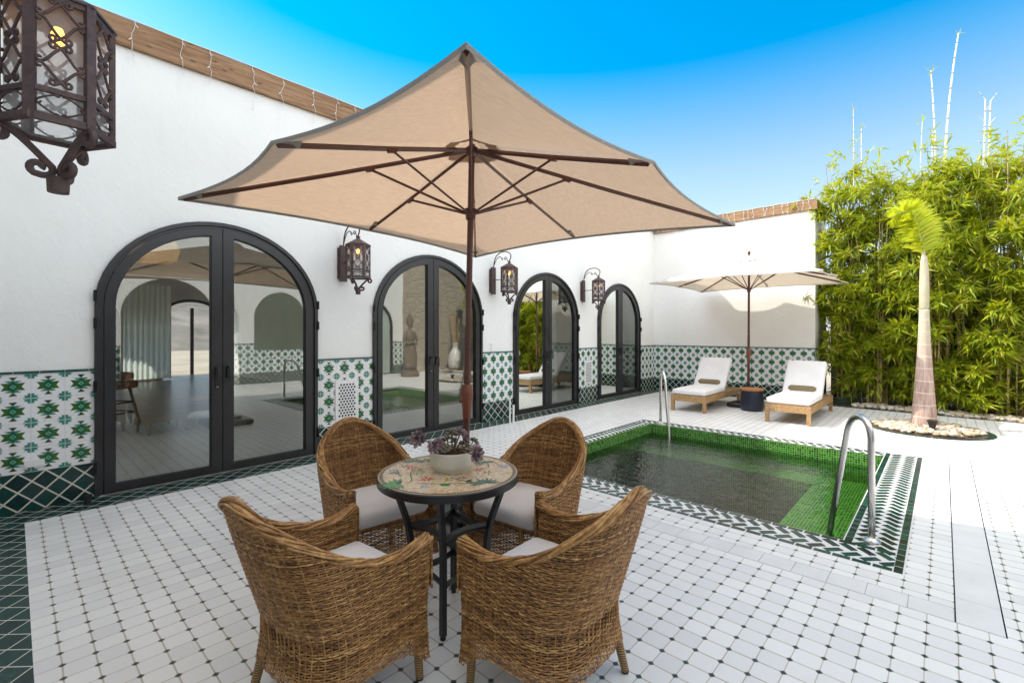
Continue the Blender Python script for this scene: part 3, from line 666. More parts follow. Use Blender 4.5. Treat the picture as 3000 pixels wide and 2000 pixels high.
mb = MB(); mb.lathe([(.005, .05), (.04, .03), (.05, 0), (.03, -.04), (.005, -.05)], (0, 0, .05), 12); mb.build("bulb", 'bulb', pd, smooth=True)

# ---------------- back wall (B)
bw = thing("patio_wall", "white stucco wall at the end of the pool patio with tiled dado and wooden beam", "wall", (XB, 1.93, 0))
OFB = (XB, 1.93, 0)
YB1 = 1.93
mb = MB(); mb.box(XB, XB + 1.2, YB1, YA + .28, 0, 3.96); mb.build("wall", 'stucco', bw, OFB)
sB = 1.93
mb = MB(); dado(mb, [(YB1 - .0, YA - .008)], lambda s, z, o: (XB - o, s, z), YA - .02 - .1)
dado(mb, [(XB - .006, XB + 1.2)], lambda s, z, o: (s, YB1 - o, z), XB + .1); mb.build("dado_tiles", DM, bw, OFB)
mb = MB(); mb.quad((XB - .006, YA, 0), (XB - .006, YB1 - .006, 0), (XB - .006, YB1 - .006, .308), (XB - .006, YA, .308)); mb.quad((XB - .006, YB1 - .006, 0), (XB + 1.2, YB1 - .006, 0), (XB + 1.2, YB1 - .006, .308), (XB - .006, YB1 - .006, .308))
mb.build("diamond_tiles", 'lat_wall', bw, OFB)
mb = MB(); s = YB1 - .017
while s < YA - .02:
    mb.box(XB - .017, XB, s + .001, min(s + .149, YA), 1.111, 1.129); s += .15
mb.box(XB + .001, XB + 1.2, YB1 - .017, YB1, 1.111, 1.129); mb.build("cap_trim", 'trim_green', bw, OFB)
mb = MB(); mb.box(XB - .055, XB + 1.25, YB1 - .04, YA - .051, 3.963, 4.18); mb.build("roof_beam", 'beam', bw, OFB)
mb = MB(); mb.box(XB - .03, XB - .008, 2.47, 2.60, .345, .405); mb.build("socket_cover", 'pvc', bw, OFB)

# ---------------- walls behind the camera (seen in the glass)
hs2 = thing("side_house", "tall white house wing beside the camera at the left, unseen upper part added to block sun", "house", (-.3, 0, 0))
mb = MB(); mb.box(-.9, -.3, -3.4, YA, 0, 5.65); mb.box(-.9, -.3, YA, 9.0, 4.30, 5.65); mb.build("wall", 'stucco', hs2, (-.3, 0, 0))  # height and roof-level box unseen, shaped to keep sun off the table
YC = -3.4
gw = thing("courtyard_wall", "white wall opposite the doors with tiled dado and arched windows, seen in the glass", "wall", (0, YC, 0)); OG = (0, YC, 0)
mb = MB(); mb.box(-.9, 9.6, YC - .4, YC, 0, 4.0); mb.build("wall", 'stucco', gw, OG)
mb = MB(); dado(mb, [(-.3, 1.72), (3.66, 9.6)], lambda s, z, o: (s, YC + o, z), 0.1); mb.build("dado_tiles", DM, gw, OG)
mb = MB(); mb.quad((9.6, YC + .006, 0), (-.3, YC + .006, 0), (-.3, YC + .006, .308), (9.6, YC + .006, .308)); mb.build("diamond_tiles", 'lat_wall', gw, OG)
mb = MB(); mb.box(-.3, 9.6, YC, YC + .017, 1.111, 1.129); mb.build("cap_trim", 'trim_green', gw, OG)
for xc in (5.38,):
    P = [(xc - .72, .95)] + arch_pts(xc, .72, 1.85, .78) + [(xc + .72, .95)]
    mb = MB(); mb.prism([(x, YC + .012, z) for x, z in P], (0, .012, 0)); mb.build("arched_window", 'grey_glass', gw, OG)
mb = MB(); xc = 2.69; Q = [(xc - .95, 0)] + arch_pts(xc, .95, 1.9, .9) + [(xc + .95, 0)]; mb.prism([(x, YC + .018, z) for x, z in Q], (0, .012, 0)); mb.build("dark_doorway", 'black', gw, OG)  # black panel stands in for the shade inside the arched opening
mb = MB(); hwd = .85; xc = 8.3
P = [(xc - hwd, 0)] + arch_pts(xc, hwd, SPR, RISE) + [(xc + hwd, 0)]; Q = [(xc - hwd + .1, .05)] + arch_pts(xc, hwd - .1, SPR, RISE - .1) + [(xc + hwd - .1, .05)]
ring_between(mb, P, Q, YC + .02, YC + .05, closed=False); mb.prism([(x, YC + .012, z) for x, z in Q], (0, .01, 0), 1); mb.build("door", ['frame', 'curtain'], gw, OG)
sw = thing("stone_wall", "rough beige stone wall seen reflected in the second arched door", "wall", (11, YC, 0))
mb = MB(); mb.box(9.6, 14.2, YC - .4, YC + .12, 0, 4.4); mb.build("wall", 'stone', sw, (11, YC, 0))
bb = thing("garden_wall", "brown rendered wall behind the bamboo", "wall", (13.2, 0, 0))
mb = MB(); mb.box(13.0, 13.3, YC, YB1, 0, 2.4); mb.build("wall", 'brownwall', bb, (13.2, 0, 0))

# ---------------- statue, vase, wall lamp by the stone wall
stt = thing("statue", "tall narrow brown stone figure on a round base reflected in the second arched door", "statue", (8.95, -2.0, 0))
mb = MB(); mb.lathe([(.30, 0), (.30, .12), (.26, .14), (.26, .2), (.20, .22)], k=20); mb.build("base", 'statue', stt, smooth='auto')
mb = MB(); mb.lathe([(.20, .2), (.23, .4), (.24, .7), (.20, .95), (.14, 1.12), (.18, 1.25), (.21, 1.38), (.17, 1.5), (.07, 1.56), (.06, 1.62), (.10, 1.70), (.12, 1.82), (.10, 1.93), (.06, 2.02), (.02, 2.08)], k=14)
mb.tube([(.18, 0, 1.45), (.26, .05, 1.2), (.16, .14, 1.08), (.02, .2, 1.12)], .045, 8); mb.tube([(-.18, 0, 1.45), (-.26, .05, 1.2), (-.16, .14, 1.08), (-.02, .2, 1.14)], .045, 8); mb.build("figure", 'statue', stt, smooth=True)
vz = thing("floor_vase", "white painted vase with tall bamboo reeds reflected in the second arched door", "vase", (11.6, -2.85, 0))
mb = MB(); mb.lathe([(.18, 0), (.26, .2), (.27, .45), (.20, .7), (.11, .82), (.10, .98), (.14, 1.03), (.11, 1.03)], k=24); mb.build("body", 'vase', vz, smooth=True)
for i in range(3):
    mb = MB(); a = i * 2.2; mb.tube([(.03 * math.cos(a), .03 * math.sin(a), .9), (.22 * math.cos(a), .2 * math.sin(a), 2.0 + .1 * i)], .025, 8); mb.build("reed", 'reed', vz)
wl = thing("wall_lamp", "black tapered lantern on the stone wall, seen in the glass of the second door", "lamp", (12.0, YC + .12, 2.1))
mb = MB(); mb.lathe([(.08, -.2), (.14, .15), (.16, .17), (.05, .28), (.02, .32)], (0, .25, 0), 4); mb.box(-.02, .02, 0, .25, .2, .23); mb.build("body", 'black', wl)

# ================================================================== ground, floor, pool
def rects(mb, R_, z, mi=0):
    for (x0, x1, y0, y1) in R_: mb.quad((x0, y0, z), (x1, y0, z), (x1, y1, z), (x0, y1, z), mi)
PX0, PX1, PY0, PY1 = 3.61, 7.15, 0.17, 3.66      # outer edge of the coping
IX0, IX1, IY0, IY1 = 3.94, 6.87, 0.515, 3.39     # water edge
def frame_rects(o, i): return [(o[0], o[1], o[2], i[2]), (o[0], o[1], i[3], o[3]), (o[0], i[0], i[2], i[3]), (i[1], o[1], i[2], i[3])]
GND = (-.3, 13.0, -3.4, 5.449)
mb = MB(); big = 600
rects(mb, frame_rects((-big, big, -big, big), (-.9, XB, YC - .4, 19.2)), -.03); struct(mb.build("ground", 'ground'))
# patio floor: octagons, split so that nothing overlaps
mb = MB()
fx0, fy1 = .06, 5.105
chan = (3.2, 7.4, -.222, -.04)
rects(mb, [(fx0, 3.195, YC + .006, fy1)], 0)
rects(mb, [(3.36, PX0, chan[3], fy1)], 0)
rects(mb, [(PX0, PX1, PY1, fy1), (PX0, PX1, chan[3], PY0), (3.195, 7.4, YC + .006, chan[2]), (PX1, 7.4, chan[3], fy1), (7.4, 11.08, YC + .006, fy1), (3.195, 3.36, 4.6, fy1)], 0)
struct(mb.build("floor", 'floor'))
mb = MB(); rects(mb, [(-.3, fx0, YC + .006, 5.443), (fx0, 11.194, fy1, 5.443)], 0); struct(mb.build("floor_border", 'lat_floor'))
mb = MB(); rects(mb, [(3.195, 3.36, chan[3], 4.6)], -.004, 1)
y = chan[3] + .003
while y < 4.6: mb.box(3.2, 3.356, y, min(4.598, y + .1765), -.003, .0005 + .0012 * random.random(), 0); y += .1795
rects(mb, [(chan[0], chan[1], chan[2], chan[3])], -.03, 2)
x = chan[0]
while x < chan[1] - .05: mb.box(x, min(chan[1], x + .297), chan[2] + .006, chan[3] - .006, -.02, .0005 + .001 * random.random(), 0); x += .299
struct(mb.build("drain_paving", ['slab', 'grout', 'black']))
# coping with herringbone
mb = MB()
mb.m_ = 0
for r_ in frame_rects((PX0, PX1, PY0, PY1), (IX0, IX1, IY0, IY1)): mb.box(*r_, -.05, .0005)
struct(mb.build("pool_coping", 'brick_base'))
mb = MB()
def brick(cx, cy, L, Wd, ang, cl=None):
    c, s_ = math.cos(ang), math.sin(ang); pts = [(cx + c * a - s_ * b, cy + s_ * a + c * b) for a, b in ((-L / 2, -Wd / 2), (L / 2, -Wd / 2), (L / 2, Wd / 2), (-L / 2, Wd / 2))]
    if cl: pts = clip_poly(pts, (cl[0], cl[2]), (cl[1], cl[3]))
    if len(pts) >= 3: mb.prism([(x, y_, .0006) for x, y_ in pts], (0, 0, .0022 + .0008 * random.random()))
def border(x0, x1, y0, y1, axis, rows, cut=0.0):
    # rows: dark running rows at both edges, chevrons between
    bw_ = .048
    L = (y1 - y0) if axis == 'y' else (x1 - x0)
    def put(s_, t_, Lb, Wb, ang, cl=None):
        if axis == 'y': brick(x0 + t_, y0 + s_, Lb, Wb, ang + math.pi / 2, (x0, x1, y0, y1))
        else: brick(x0 + s_, y0 + t_, Lb, Wb, ang, (x0, x1, y0, y1))
    Wt = (x1 - x0) if axis == 'y' else (y1 - y0)
    bl = .104
    n = int(L / bl)
    for side, on in (('lo', rows[0]), ('hi', rows[1])):
        if not on: continue
        kk0 = int(cut / bl) if side == 'hi' else 0
        t_ = .006 + bw_ / 2 if side == 'lo' else Wt - .006 - bw_ / 2
        for k in range(kk0, n + 1): put((k + .5) * bl, t_, bl - .011, bw_ - .006, 0)
    a = .06 if rows[0] else .01; b = Wt - (.06 if rows[1] else .01); mid = (a + b) / 2; hh = (b - a) / 2; p_ = .098
    Lb = hh * 1.414 - .040
    for k in range(int(cut / p_) - (1 if cut == 0 else 0), int(L / p_) + 2):
        put(k * p_ + .02, mid - hh / 2 - .004, Lb, .046, math.pi / 4); put(k * p_ + .050, mid + hh / 2 + .004, Lb, .046, -math.pi / 4)
border(PX0, IX0, PY0 + .055, PY1, 'y', (1, 1))
border(PX0 + .002, PX1, PY0 + .002, IY0, 'x', (1, 1), IX0 - PX0 + .01)
border(IX1, PX1, IY0, PY1, 'y', (0, 1))
border(IX0, IX1, IY1, PY1, 'x', (0, 1))
struct(mb.build("coping_mosaic", 'brick_dark'))
# pool shell with benches
mb = MB(); zb, zd = -.34, -1.3; bx, by = 6.45, 1.13
mb.quad((IX0, IY0, 0), (IX0, IY1, 0), (IX0, IY1, zd), (IX0, IY0, zd)); mb.quad((IX1, IY0, 0), (IX1, IY1, 0), (IX1, IY1, zd), (IX1, IY0, zd))
mb.quad((IX0, IY0, 0), (IX1, IY0, 0), (IX1, IY0, zd), (IX0, IY0, zd)); mb.quad((IX0, IY1, 0), (IX1, IY1, 0), (IX1, IY1, zd), (IX0, IY1, zd))
rects(mb, [(IX0, bx, by, IY1)], zd); rects(mb, [(IX0, IX1, IY0, by), (bx, IX1, by, IY1)], zb)
mb.quad((IX0, by, zb), (bx, by, zb), (bx, by, zd), (IX0, by, zd)); mb.quad((bx, by, zb), (bx, IY1, zb), (bx, IY1, zd), (bx, by, zd))
# rounded green lip on far and left edges
mb.box(IX1 - .012, IX1 + .022, IY0, IY1, -.16, .006); mb.box(IX0, IX1, IY1 - .012, IY1 + .022, -.16, .006)
struct(mb.build("pool_basin", 'mosaic'))
mb = MB(); mb.box(IX0 + .002, IX1 - .014, IY0 + .002, IY1 - .014, zd - .02, -.125); struct(mb.build("pool_water", 'water'))
for i, (x, y_) in enumerate([(4.9, 1.9), (5.4, 2.3)]):
    mb = MB(); mb.lathe([(.001, .0), (.10, .0), (.10, .02), (.001, .025)], (0, 0, 0), 20)
    tag(mb.build("pool_light", 'star_light', loc=(x, y_, zd + .002)), ["round pale pool light on the basin floor, nearer the camera", "round pale pool light on the basin floor, farther from the camera"][i], "pool light", "pool floor lights")

# planting bed strip and circle
mb = MB(); rects(mb, [(11.08, 13.0, YC + .12, YB1 - .007)], -.012); struct(mb.build("planting_bed", 'earth'))
CX, CY, CR = 9.3, .19, .66
mb = MB()
K = 64
for k in range(K):
    a0, a1 = 2 * math.pi * k / K + .006, 2 * math.pi * (k + 1) / K - .006
    q = [(CX + r * math.cos(a), CY + r * math.sin(a)) for r, a in ((CR, a0), (CR + .075, a0), (CR + .075, a1), (CR, a1))]
    mb.prism([(x, y_, .001) for x, y_ in q], (0, 0, .006))
for k in range(40):
    y0_ = YC + .2 + k * .132; x_ = 11.04 - .07 * max(0, (1.6 - y0_) / 2.5) * 1.0
    mb.box(x_ - .03, x_ + .03, y0_, y0_ + .126, .001, .007)
struct(mb.build("bed_edging", 'brick_dark'))
mb = MB(); mb.lathe([(CR, .0), (CR, .012)], (CX, CY, 0), 48); struct(mb.build("planting_soil", 'earth'))
ICO = None
def pebble(mb, x, y, z, s):
    a, b, c = s * random.uniform(.75, 1.3), s * random.uniform(.65, 1.0), s * random.uniform(.4, .65); rz = random.uniform(0, 6.3)
    V = []; F = []; nl, nk = 4, 7
    for i in range(nl + 1):
        ph = math.pi * i / nl
        for j in range(nk):
            t = 2 * math.pi * j / nk; k_ = 1 + random.uniform(-.09, .09); px, py, pz = a * math.sin(ph) * math.cos(t) * k_, b * math.sin(ph) * math.sin(t) * k_, c * math.cos(ph)
            V.append((x + px * math.cos(rz) - py * math.sin(rz), y + px * math.sin(rz) + py * math.cos(rz), z + pz))
    for i in range(nl):
        for j in range(nk): j2 = (j + 1) % nk; F.append((i * nk + j, (i + 1) * nk + j, (i + 1) * nk + j2, i * nk + j2))
    mb.add(V, F)
mb = MB()
for k in range(420):
    r = (CR - .05) * math.sqrt(random.random()); a = random.uniform(0, 6.3); x, y_ = CX + r * math.cos(a), CY + r * math.sin(a)
    if math.hypot(x - 9.52, y_ - .22) < .19: continue
    pebble(mb, x, y_, .025 + random.uniform(0, .03), random.uniform(.028, .062))
tag(mb.build("palm_pebbles", 'stones', smooth=True), "round bed of pale river pebbles around the palm trunk", "pebbles", kind='stuff')
mb = MB()
for k in range(650):
    y_ = random.uniform(-3.2, 1.3); x = random.uniform(11.1, 11.55 + .15 * math.sin(y_ * 3)); pebble(mb, x - .07 * max(0, (1.6 - y_) / 2.5), y_, .01 + random.uniform(0, .035), random.uniform(.03, .07))
tag(mb.build("bed_pebbles", 'stones', smooth=True), "strip of pale river pebbles along the foot of the bamboo", "pebbles", kind='stuff')
# hill seen far off through the dining room windows
mb = MB(); V = []; F = []; nx, ny = 40, 8
for i in range(nx + 1):
    for j in range(ny + 1): V.append((-100 + i * 7, 40 + j * 9, -2 + 24 * (j / ny) * (0.78 + .22 * math.sin(i * .55)) + .9 * math.sin(i * 1.7 + j)))
for i in range(nx):
    for j in range(ny): F.append((i * (ny + 1) + j, (i + 1) * (ny + 1) + j, (i + 1) * (ny + 1) + j + 1, i * (ny + 1) + j + 1))
mb.add(V, F); struct(mb.build("hill", 'hill', smooth=True))

# ================================================================== lanterns
def spiral(c, r0, a0, turns, sgn, ax, ay, n=9):
    pts = []
    for i in range(n):
        t = i / (n - 1); a = a0 + sgn * turns * 2 * math.pi * t; r = r0 * (1 - .72 * t); pts.append(np.array(c) + r * (math.cos(a) * np.array(ax) + math.sin(a) * np.array(ay)))
    return pts
def bez(p0, p1, p2, p3, n=8):
    t = np.linspace(0, 1, n)[:, None]; p0, p1, p2, p3 = map(lambda q: np.array(q, float), (p0, p1, p2, p3))
    return (1 - t) ** 3 * p0 + 3 * (1 - t) ** 2 * t * p1 + 3 * (1 - t) * t * t * p2 + t ** 3 * p3
def lantern():
    r = thing("wall_lantern", "x", "lantern", group="iron lanterns along the house")
    RR = .135; zb, zt = -.36, .0     # body from -.36 to 0, local z 0 = top ring (2.465)
    ZT = 0.0; H = .372
    vert = [(RR * math.cos(a), RR * math.sin(a)) for a in [R(60 * k) + R(90) for k in range(6)]]
    mb = MB()
    for (x, y) in vert:
        T = Matrix.Rotation(math.atan2(y, x), 4, 'Z'); T.translation = Vector((x, y, 0)); mb.box(-.010, .006, -.013, .013, -H - .008, .008, 0, T)
    for z, hh, pr in ((.0, .011, .005), (-H + .085, .008, .006), (-H, .011, .009)):
        for k in range(6):
            a, b = np.array(vert[k]), np.array(vert[(k + 1) % 6]); o = 1 + pr / RR; a2, b2 = a * o, b * o; ai, bi = a * .93, b * .93
            for zz in (z,):
                mb.add([(*a2, zz - hh), (*b2, zz - hh), (*b2, zz + hh), (*a2, zz + hh), (*ai, zz - hh), (*bi, zz - hh), (*bi, zz + hh), (*ai, zz + hh)], [(0, 1, 2, 3), (4, 7, 6, 5), (0, 4, 5, 1), (3, 2, 6, 7)])
    mb.build("cage", 'iron', r)
    # scrollwork: one mesh per face
    for k in range(6):
        a = np.array([*vert[k], 0.]); b = np.array([*vert[(k + 1) % 6], 0.]); mid = (a + b) / 2; ex = (b - a) / np.linalg.norm(b - a); out = mid / np.linalg.norm(mid); ez = np.array([0, 0, 1.]); o = mid * 1.02
        hw = RR / 2 - .010; mb = MB()
        def P(u, z): return o + ex * u + ez * z
        side_z = [-.068, -.208]; mid_z = [.0 - .004, -.138, -.272]
        def seg(s, zs, zm, rad=.0044):
            up = 1 if zm > zs else -1
            c = bez(P(s * (hw - .020), zs + up * .0045), P(s * (hw - .034), zs + up * .018), P(s * .020, zm - up * .034), P(-s * .003, zm - up * .012), 9)
            s1 = spiral(P(s * (hw - .011), zs + up * .010), .0105, math.pi if s > 0 else 0, .95, (1 if s > 0 else -1) * up, ex, ez, 11)
            s2 = spiral(P(-s * .016, zm - up * .012), .0105, (math.pi / 2 * up) if True else 0, .95, (1 if s > 0 else -1) * up, ex, ez, 11)
            mb.tube(np.array(s1[::-1] + list(c) + s2), rad, 6)
        for s in (-1, 1):
            for zs, zm in ((side_z[0], mid_z[0]), (side_z[0], mid_z[1]), (side_z[1], mid_z[1]), (side_z[1], mid_z[2])):
                if abs(zs - zm) > .03: seg(s, zs, zm)
            for zs, zm in ((-.328, -.298), (-.328, -.358)):
                mb.tube(bez(P(s * (hw), zs), P(s * .04, zs + (zm - zs) * .5), P(s * .02, zm), P(s * .004, zm), 5), .0032, 5)
                mb.tube(np.array(spiral(P(s * (hw - .008), zs), .007, 0, .8, s, ex, ez, 6)), .003, 5); mb.tube(np.array(spiral(P(s * .008, zm), .007, 0, .8, s, ex, ez, 6)), .003, 5)
        mb.build("scrollwork", 'iron', r, smooth=True)
    mb = MB()
    for k in range(6):
        a, b = np.array(vert[k]) * .9, np.array(vert[(k + 1) % 6]) * .9; mb.quad((*a, -H), (*b, -H), (*b, -.005), (*a, -.005))
    mb.build("glass_pane", 'lantern_glass', r)
    mb = MB(); mb.lathe([(RR * 1.09, .006), (RR * 1.09, .014), (.075, .055), (.022, .085), (.022, .10), (.026, .104), (.026, .112), (.006, .115)], k=6, a0=R(90)); mb.build("roof", 'iron', r)
    # arm: rises from back plate (towards +y, wall at y=.40)
    mb = MB()
    ex, ez = np.array([0, 1., 0]), np.array([0, 0, 1.])
    def A(y, z): return np.array([0, y, z])
    mb.tube(np.concatenate([bez(A(.355, -.01), A(.35, .13), A(.335, .24), A(.20, .275), 12), bez(A(.20, .275), A(.05, .30), A(-.06, .24), A(-.03, .165), 10)[1:], bez(A(-.03, .165), A(-.015, .12), A(.03, .11), A(.0, .112), 6)[1:]]), .0085, 7)
    mb.tube(np.array(list(bez(A(.335, .09), A(.30, .19), A(.22, .235), A(.17, .19), 8)) + spiral(A(.150, .17), .024, .9, .9, -1, ex, ez)), .006, 6)
    mb.tube(np.array(spiral(A(.085, .165), .030, 3.1, 1.0, -1, ex, ez, 10)[::-1] + list(bez(A(.055, .165), A(.05, .13), A(.03, .12), A(.01, .115), 5))), .006, 6)
    mb.tube([A(.40, -.16), A(.10, -.16)], .006, 6)
    mb.build("arm", 'iron', r, smooth=True)
    mb = MB(); mb.box(-.06, .06, .372, .398, -.36, .02); mb.box(-.045, .045, .345, .374, -.39, .05); mb.build("back_plate", 'iron', r)
    mb = MB()
    for k in range(3):
        a = R(90 + 120 * k) if k else R(90); d = np.array([math.cos(a), math.sin(a), 0.])
        def Q(u, z): return d * u + np.array([0, 0, z])
        mb.tube(np.array(spiral(Q(.128, -H - .037), .026, 1.2, .9, -1, d, ez, 14)[::-1] + list(bez(Q(.135, -H - .013), Q(.10, -H - .01), Q(.05, -H - .08), Q(.014, -H - .118), 8)) + list(bez(Q(.014, -H - .118), Q(.006, -H - .135), Q(.02, -H - .15), Q(.038, -H - .148), 5))[1:] + spiral(Q(.046, -H - .124), .024, -1.5, .8, 1, d, ez, 14)[1:]), .0105, 8)
    mb.lathe([(.027, -H - .197), (.029, -H - .155), (.032, -H - .150), (.014, -H - .144)], k=14)
    mb.build("finial", 'iron', r, smooth='auto')
    mb = MB(); mb.lathe([(.002, -.108), (.008, -.10), (.016, -.085), (.0195, -.07), (.018, -.06), (.013, -.045), (.010, -.035)], k=24); b_ = mb.build("bulb", 'bulb', r, smooth=True)
    mb = MB(); mb.tube([(0, 0, .02), (0, 0, -.038)], .012, 8); mb.build("socket", 'black', r)
    return r
LZ = 2.462
lan = lantern(); lan.location = (2.768, YA - .40, LZ); lan['label'] = "brown scrolled iron lantern between the first and second arched doors"
dup(lan, (5.366, YA - .40, LZ), 0, "brown scrolled iron lantern between the second and third arched doors", "iron lanterns along the house")
dup(lan, (7.968, YA - .40, LZ), 0, "brown scrolled iron lantern between the third and farthest arched doors", "iron lanterns along the house")
dup(lan, (.10, 2.10, LZ), R(90), "large close-up scrolled iron lantern cut off by the top left corner of the photo", "iron lanterns along the house")
for x in (1.0, 3.9, 6.9): 
    dup(lan, (x, YC + .4, LZ), R(180), {1.0: "iron lantern opposite the house, nearest the side wing", 3.9: "iron lantern between the two arched windows opposite the house", 6.9: "iron lantern opposite the house beside the curtained door"}[x], "iron lanterns along the house")

# ================================================================== string lights
def icicles(name, label, p0, p1, out, zw, n, lens, off):
    r = thing(name, label, "string lights", p0, 0)
    p0 = np.array(p0, float); p1 = np.array(p1, float); d = p1 - p0; L = np.linalg.norm(d)
    pts = [np.array((0, 0, 0)) + d * t + np.array((0, 0, -.012 * abs(math.sin(t * n * math.pi / 3)))) for t in np.linspace(0, 1, n * 2 + 1)]
    mb = MB(); mb.tube(pts, .0035, 4, caps=False); mb.build("main_wire", 'wire', r)
    for k in range(n):
        t = (k + random.uniform(.2, .8)) / n; x0 = d * t; Ls = random.choice(lens) * random.uniform(.85, 1.15); pp = [x0]; z = 0; side = 0
        while z < Ls:
            z += .045; side = side * .5 + random.uniform(-.02, .02); pp.append(x0 + np.array(d / L) * side + np.array((0, 0, -z)) + np.array(out) * random.uniform(.002, .014))
        mb = MB(); mb.tube(pp, .0021, 4, caps=False)
        for q in pp[1::3]:
            s_ = random.choice((-1, 1)); mb.tube([q, q + np.array(d / L) * .02 * s_ + np.array((0, 0, -.022))], .0045, 4)
        mb.build("light_strand", 'wire', r)
    return r
icicles("icicle_lights", "white icicle string lights hanging along the beam of the long house wall", (-.2, YA - .058, 4.285), (XB - .1, YA - .058, 4.285), (0, -1, 0), 4.28, 38, (.18, .3, .42, .55), 0)
icicles("icicle_lights", "white icicle string lights hanging along the beam of the end wall", (XB - .062, YA - .1, 4.19), (XB - .062, YB1, 4.185), (-1, 0, 0), 4.2, 26, (.2, .3, .42, .55), 0)

# ================================================================== umbrellas
def umbrella(name, label, base, hub, tips, runner_z, crank_z, mat_top, att, pole_r=.024, vent_r=.13, stub=False):
    """base, hub: points (tilt of the pole); tips: 8 rib tips in world, ordered around"""
    B = np.array(base, float); Hh = np.array(hub, float)
    r = thing(name, label, "umbrella", tuple(base))
    def pole_at(z): t = (z - B[2]) / (Hh[2] - B[2]); return B + (Hh - B) * t
    mb = MB(); mb.tube([pole_at(.42), pole_at(crank_z - .12), pole_at(crank_z + .4)], pole_r * 1.08, 16); mb.tube([pole_at(crank_z + .4), pole_at(Hh[2] + .02)], pole_r * .96, 16)
    mb.tube([pole_at(crank_z + .46), pole_at(crank_z + .475)], pole_r * 1.12, 16); mb.build("pole", 'umb_pole', r, base, smooth='auto')
    mb = MB(); q = pole_at(crank_z)
    mb.lathe([(pole_r * 1.1, -.125), (pole_r * 1.28, -.12), (pole_r * 1.36, -.06), (pole_r * 1.98, .055), (pole_r * 1.98, .07), (pole_r * 1.5, .125), (pole_r * 1.05, .13)], tuple(q), 18); mb.build("crank_housing", 'umb_crank', r, base, smooth='auto')
    mb = MB(); d = np.array((-.73, .68, 0)); mb.tube([q, q + d * (pole_r * 2.3)], .010, 8); mb.build("crank_knob", 'umb_crank', r, base)
    # base plate
    mb = MB()
    b0 = pole_at(0); mb.rbox((b0[0], b0[1], .045), (.31, .31, .04), .03, 4, T=None); mb.rbox((b0[0] , b0[1], .10), (.17, .17, .03), .02, 3)
    mb.lathe([(.06, .1), (.045, .16), (.034, .17), (.034, .46), (.028, .465)], (b0[0], b0[1], 0), 16); mb.build("base", 'black', r, base, smooth='auto')
    # canopy
    T = [np.array(t, float) for t in tips]; n = len(T); apex = Hh + np.array((0, 0, .035))
    L = [np.linalg.norm(t - apex) for t in T]; r0 = [vent_r / l for l in L]
    mb = MB(); NR, NS = 16, 10
    def cp(i, rr, s):
        j = (i + 1) % n; rb = (r0[i] * (1 - s) + r0[j] * s); q_ = rb + (1 - rb) * rr
        e = T[i] * (1 - s) + T[j] * s; k = 4 * s * (1 - s)
        v = (e - apex); h = v.copy(); h[2] = 0
        p = apex + v * q_ - h * (.052 * k * q_ ** 2); p[2] -= .018 * k * math.sin(math.pi * min(1, q_)) ; p[2] += .004 * math.sin(s * 23 + i) * q_ * (1 - q_)
        return p
    for i in range(n):
        V = [cp(i, a / NR, s / NS) for a in range(NR + 1) for s in range(NS + 1)]
        F = [(a * (NS + 1) + s, a * (NS + 1) + s + 1, (a + 1) * (NS + 1) + s + 1, (a + 1) * (NS + 1) + s) for a in range(NR) for s in range(NS)]
        mb.add(V, F)
    can = mb.build("canopy", mat_top, r, base, smooth=True)
    mb = MB()
    for i in range(n):
        V = []; 
        for s in range(NS + 1):
            p = cp(i, 1.0, s / NS); h = p - apex; h[2] = 0; h /= np.linalg.norm(h); V += [p + h * .003 + (0, 0, .003), p + h * .004 - (0, 0, .020), p - h * .012 - (0, 0, .006)]
        F = []
        for s in range(NS): F += [(3 * s, 3 * s + 3, 3 * s + 4, 3 * s + 1), (3 * s + 1, 3 * s + 4, 3 * s + 5, 3 * s + 2)]
        mb.add(V, F)
        # pocket at the rib end
        t = T[i]; d = (t - apex) / L[i]; side = np.cross(d, (0, 0, 1)); side /= np.linalg.norm(side)
        a = t + d * .012; b = t - d * .15
        mb.add([a + (0, 0, -.004), b + side * .032 + (0, 0, -.004), b + (0, 0, -.040), b - side * .032 + (0, 0, -.004)], [(0, 1, 2), (0, 2, 3), (1, 3, 2)])
    mb.build("hem", 'canopy_hem' if mat_top == 'canopy' else mat_top, can, base)
    # vent cap
    mb = MB(); V = []; F = []; K = n * 6
    for ri, (q_, dz) in enumerate(((0.02, .075), (.5, .058), (1.0, .035), (1.25, .004))):
        for k in range(K):
            i = k // 6; s = (k % 6) / 6; j = (i + 1) % n; e = (T[i] / L[i] * (1 - s) + T[j] / L[j] * s) - apex * ((1 - s) / L[i] + s / L[j])
            p = apex + e * (vent_r * 1.5 * q_); p[2] += dz + .012 * math.sin(k * 2.1) * q_; V.append(p)
    for a in range(3):
        for k in range(K): k2 = (k + 1) % K; F.append((a * K + k, a * K + k2, (a + 1) * K + k2, (a + 1) * K + k))
    mb.add(V, F); mb.build("vent", mat_top, can, base, smooth=True)
    # ribs and struts
    R0 = pole_at(Hh[2] - .02); Rn = pole_at(runner_z)
    for i in range(n):
        d = T[i] - R0; d /= np.linalg.norm(d); s0 = R0 + d * .02; e = T[i] - (0, 0, .016)
        mb = MB(); mb.tube([s0, s0 + (e - s0) * .5 - (0, 0, .006), e - d * .03], .0125, 4, up=(0, 0, 1), flat=(1.25, .85)); rib = mb.build("rib", 'umb_pole', r, base)
        f = att / np.linalg.norm(T[i] - R0); a = s0 + (e - s0) * f - (0, 0, .014)
        mb = MB(); hd = a - Rn; hd[2] = 0; hd /= np.linalg.norm(hd); mb.tube([Rn + hd * .03, a], .0095, 4, up=(0, 0, 1)); sd_ = np.cross(hd, (0, 0, 1))
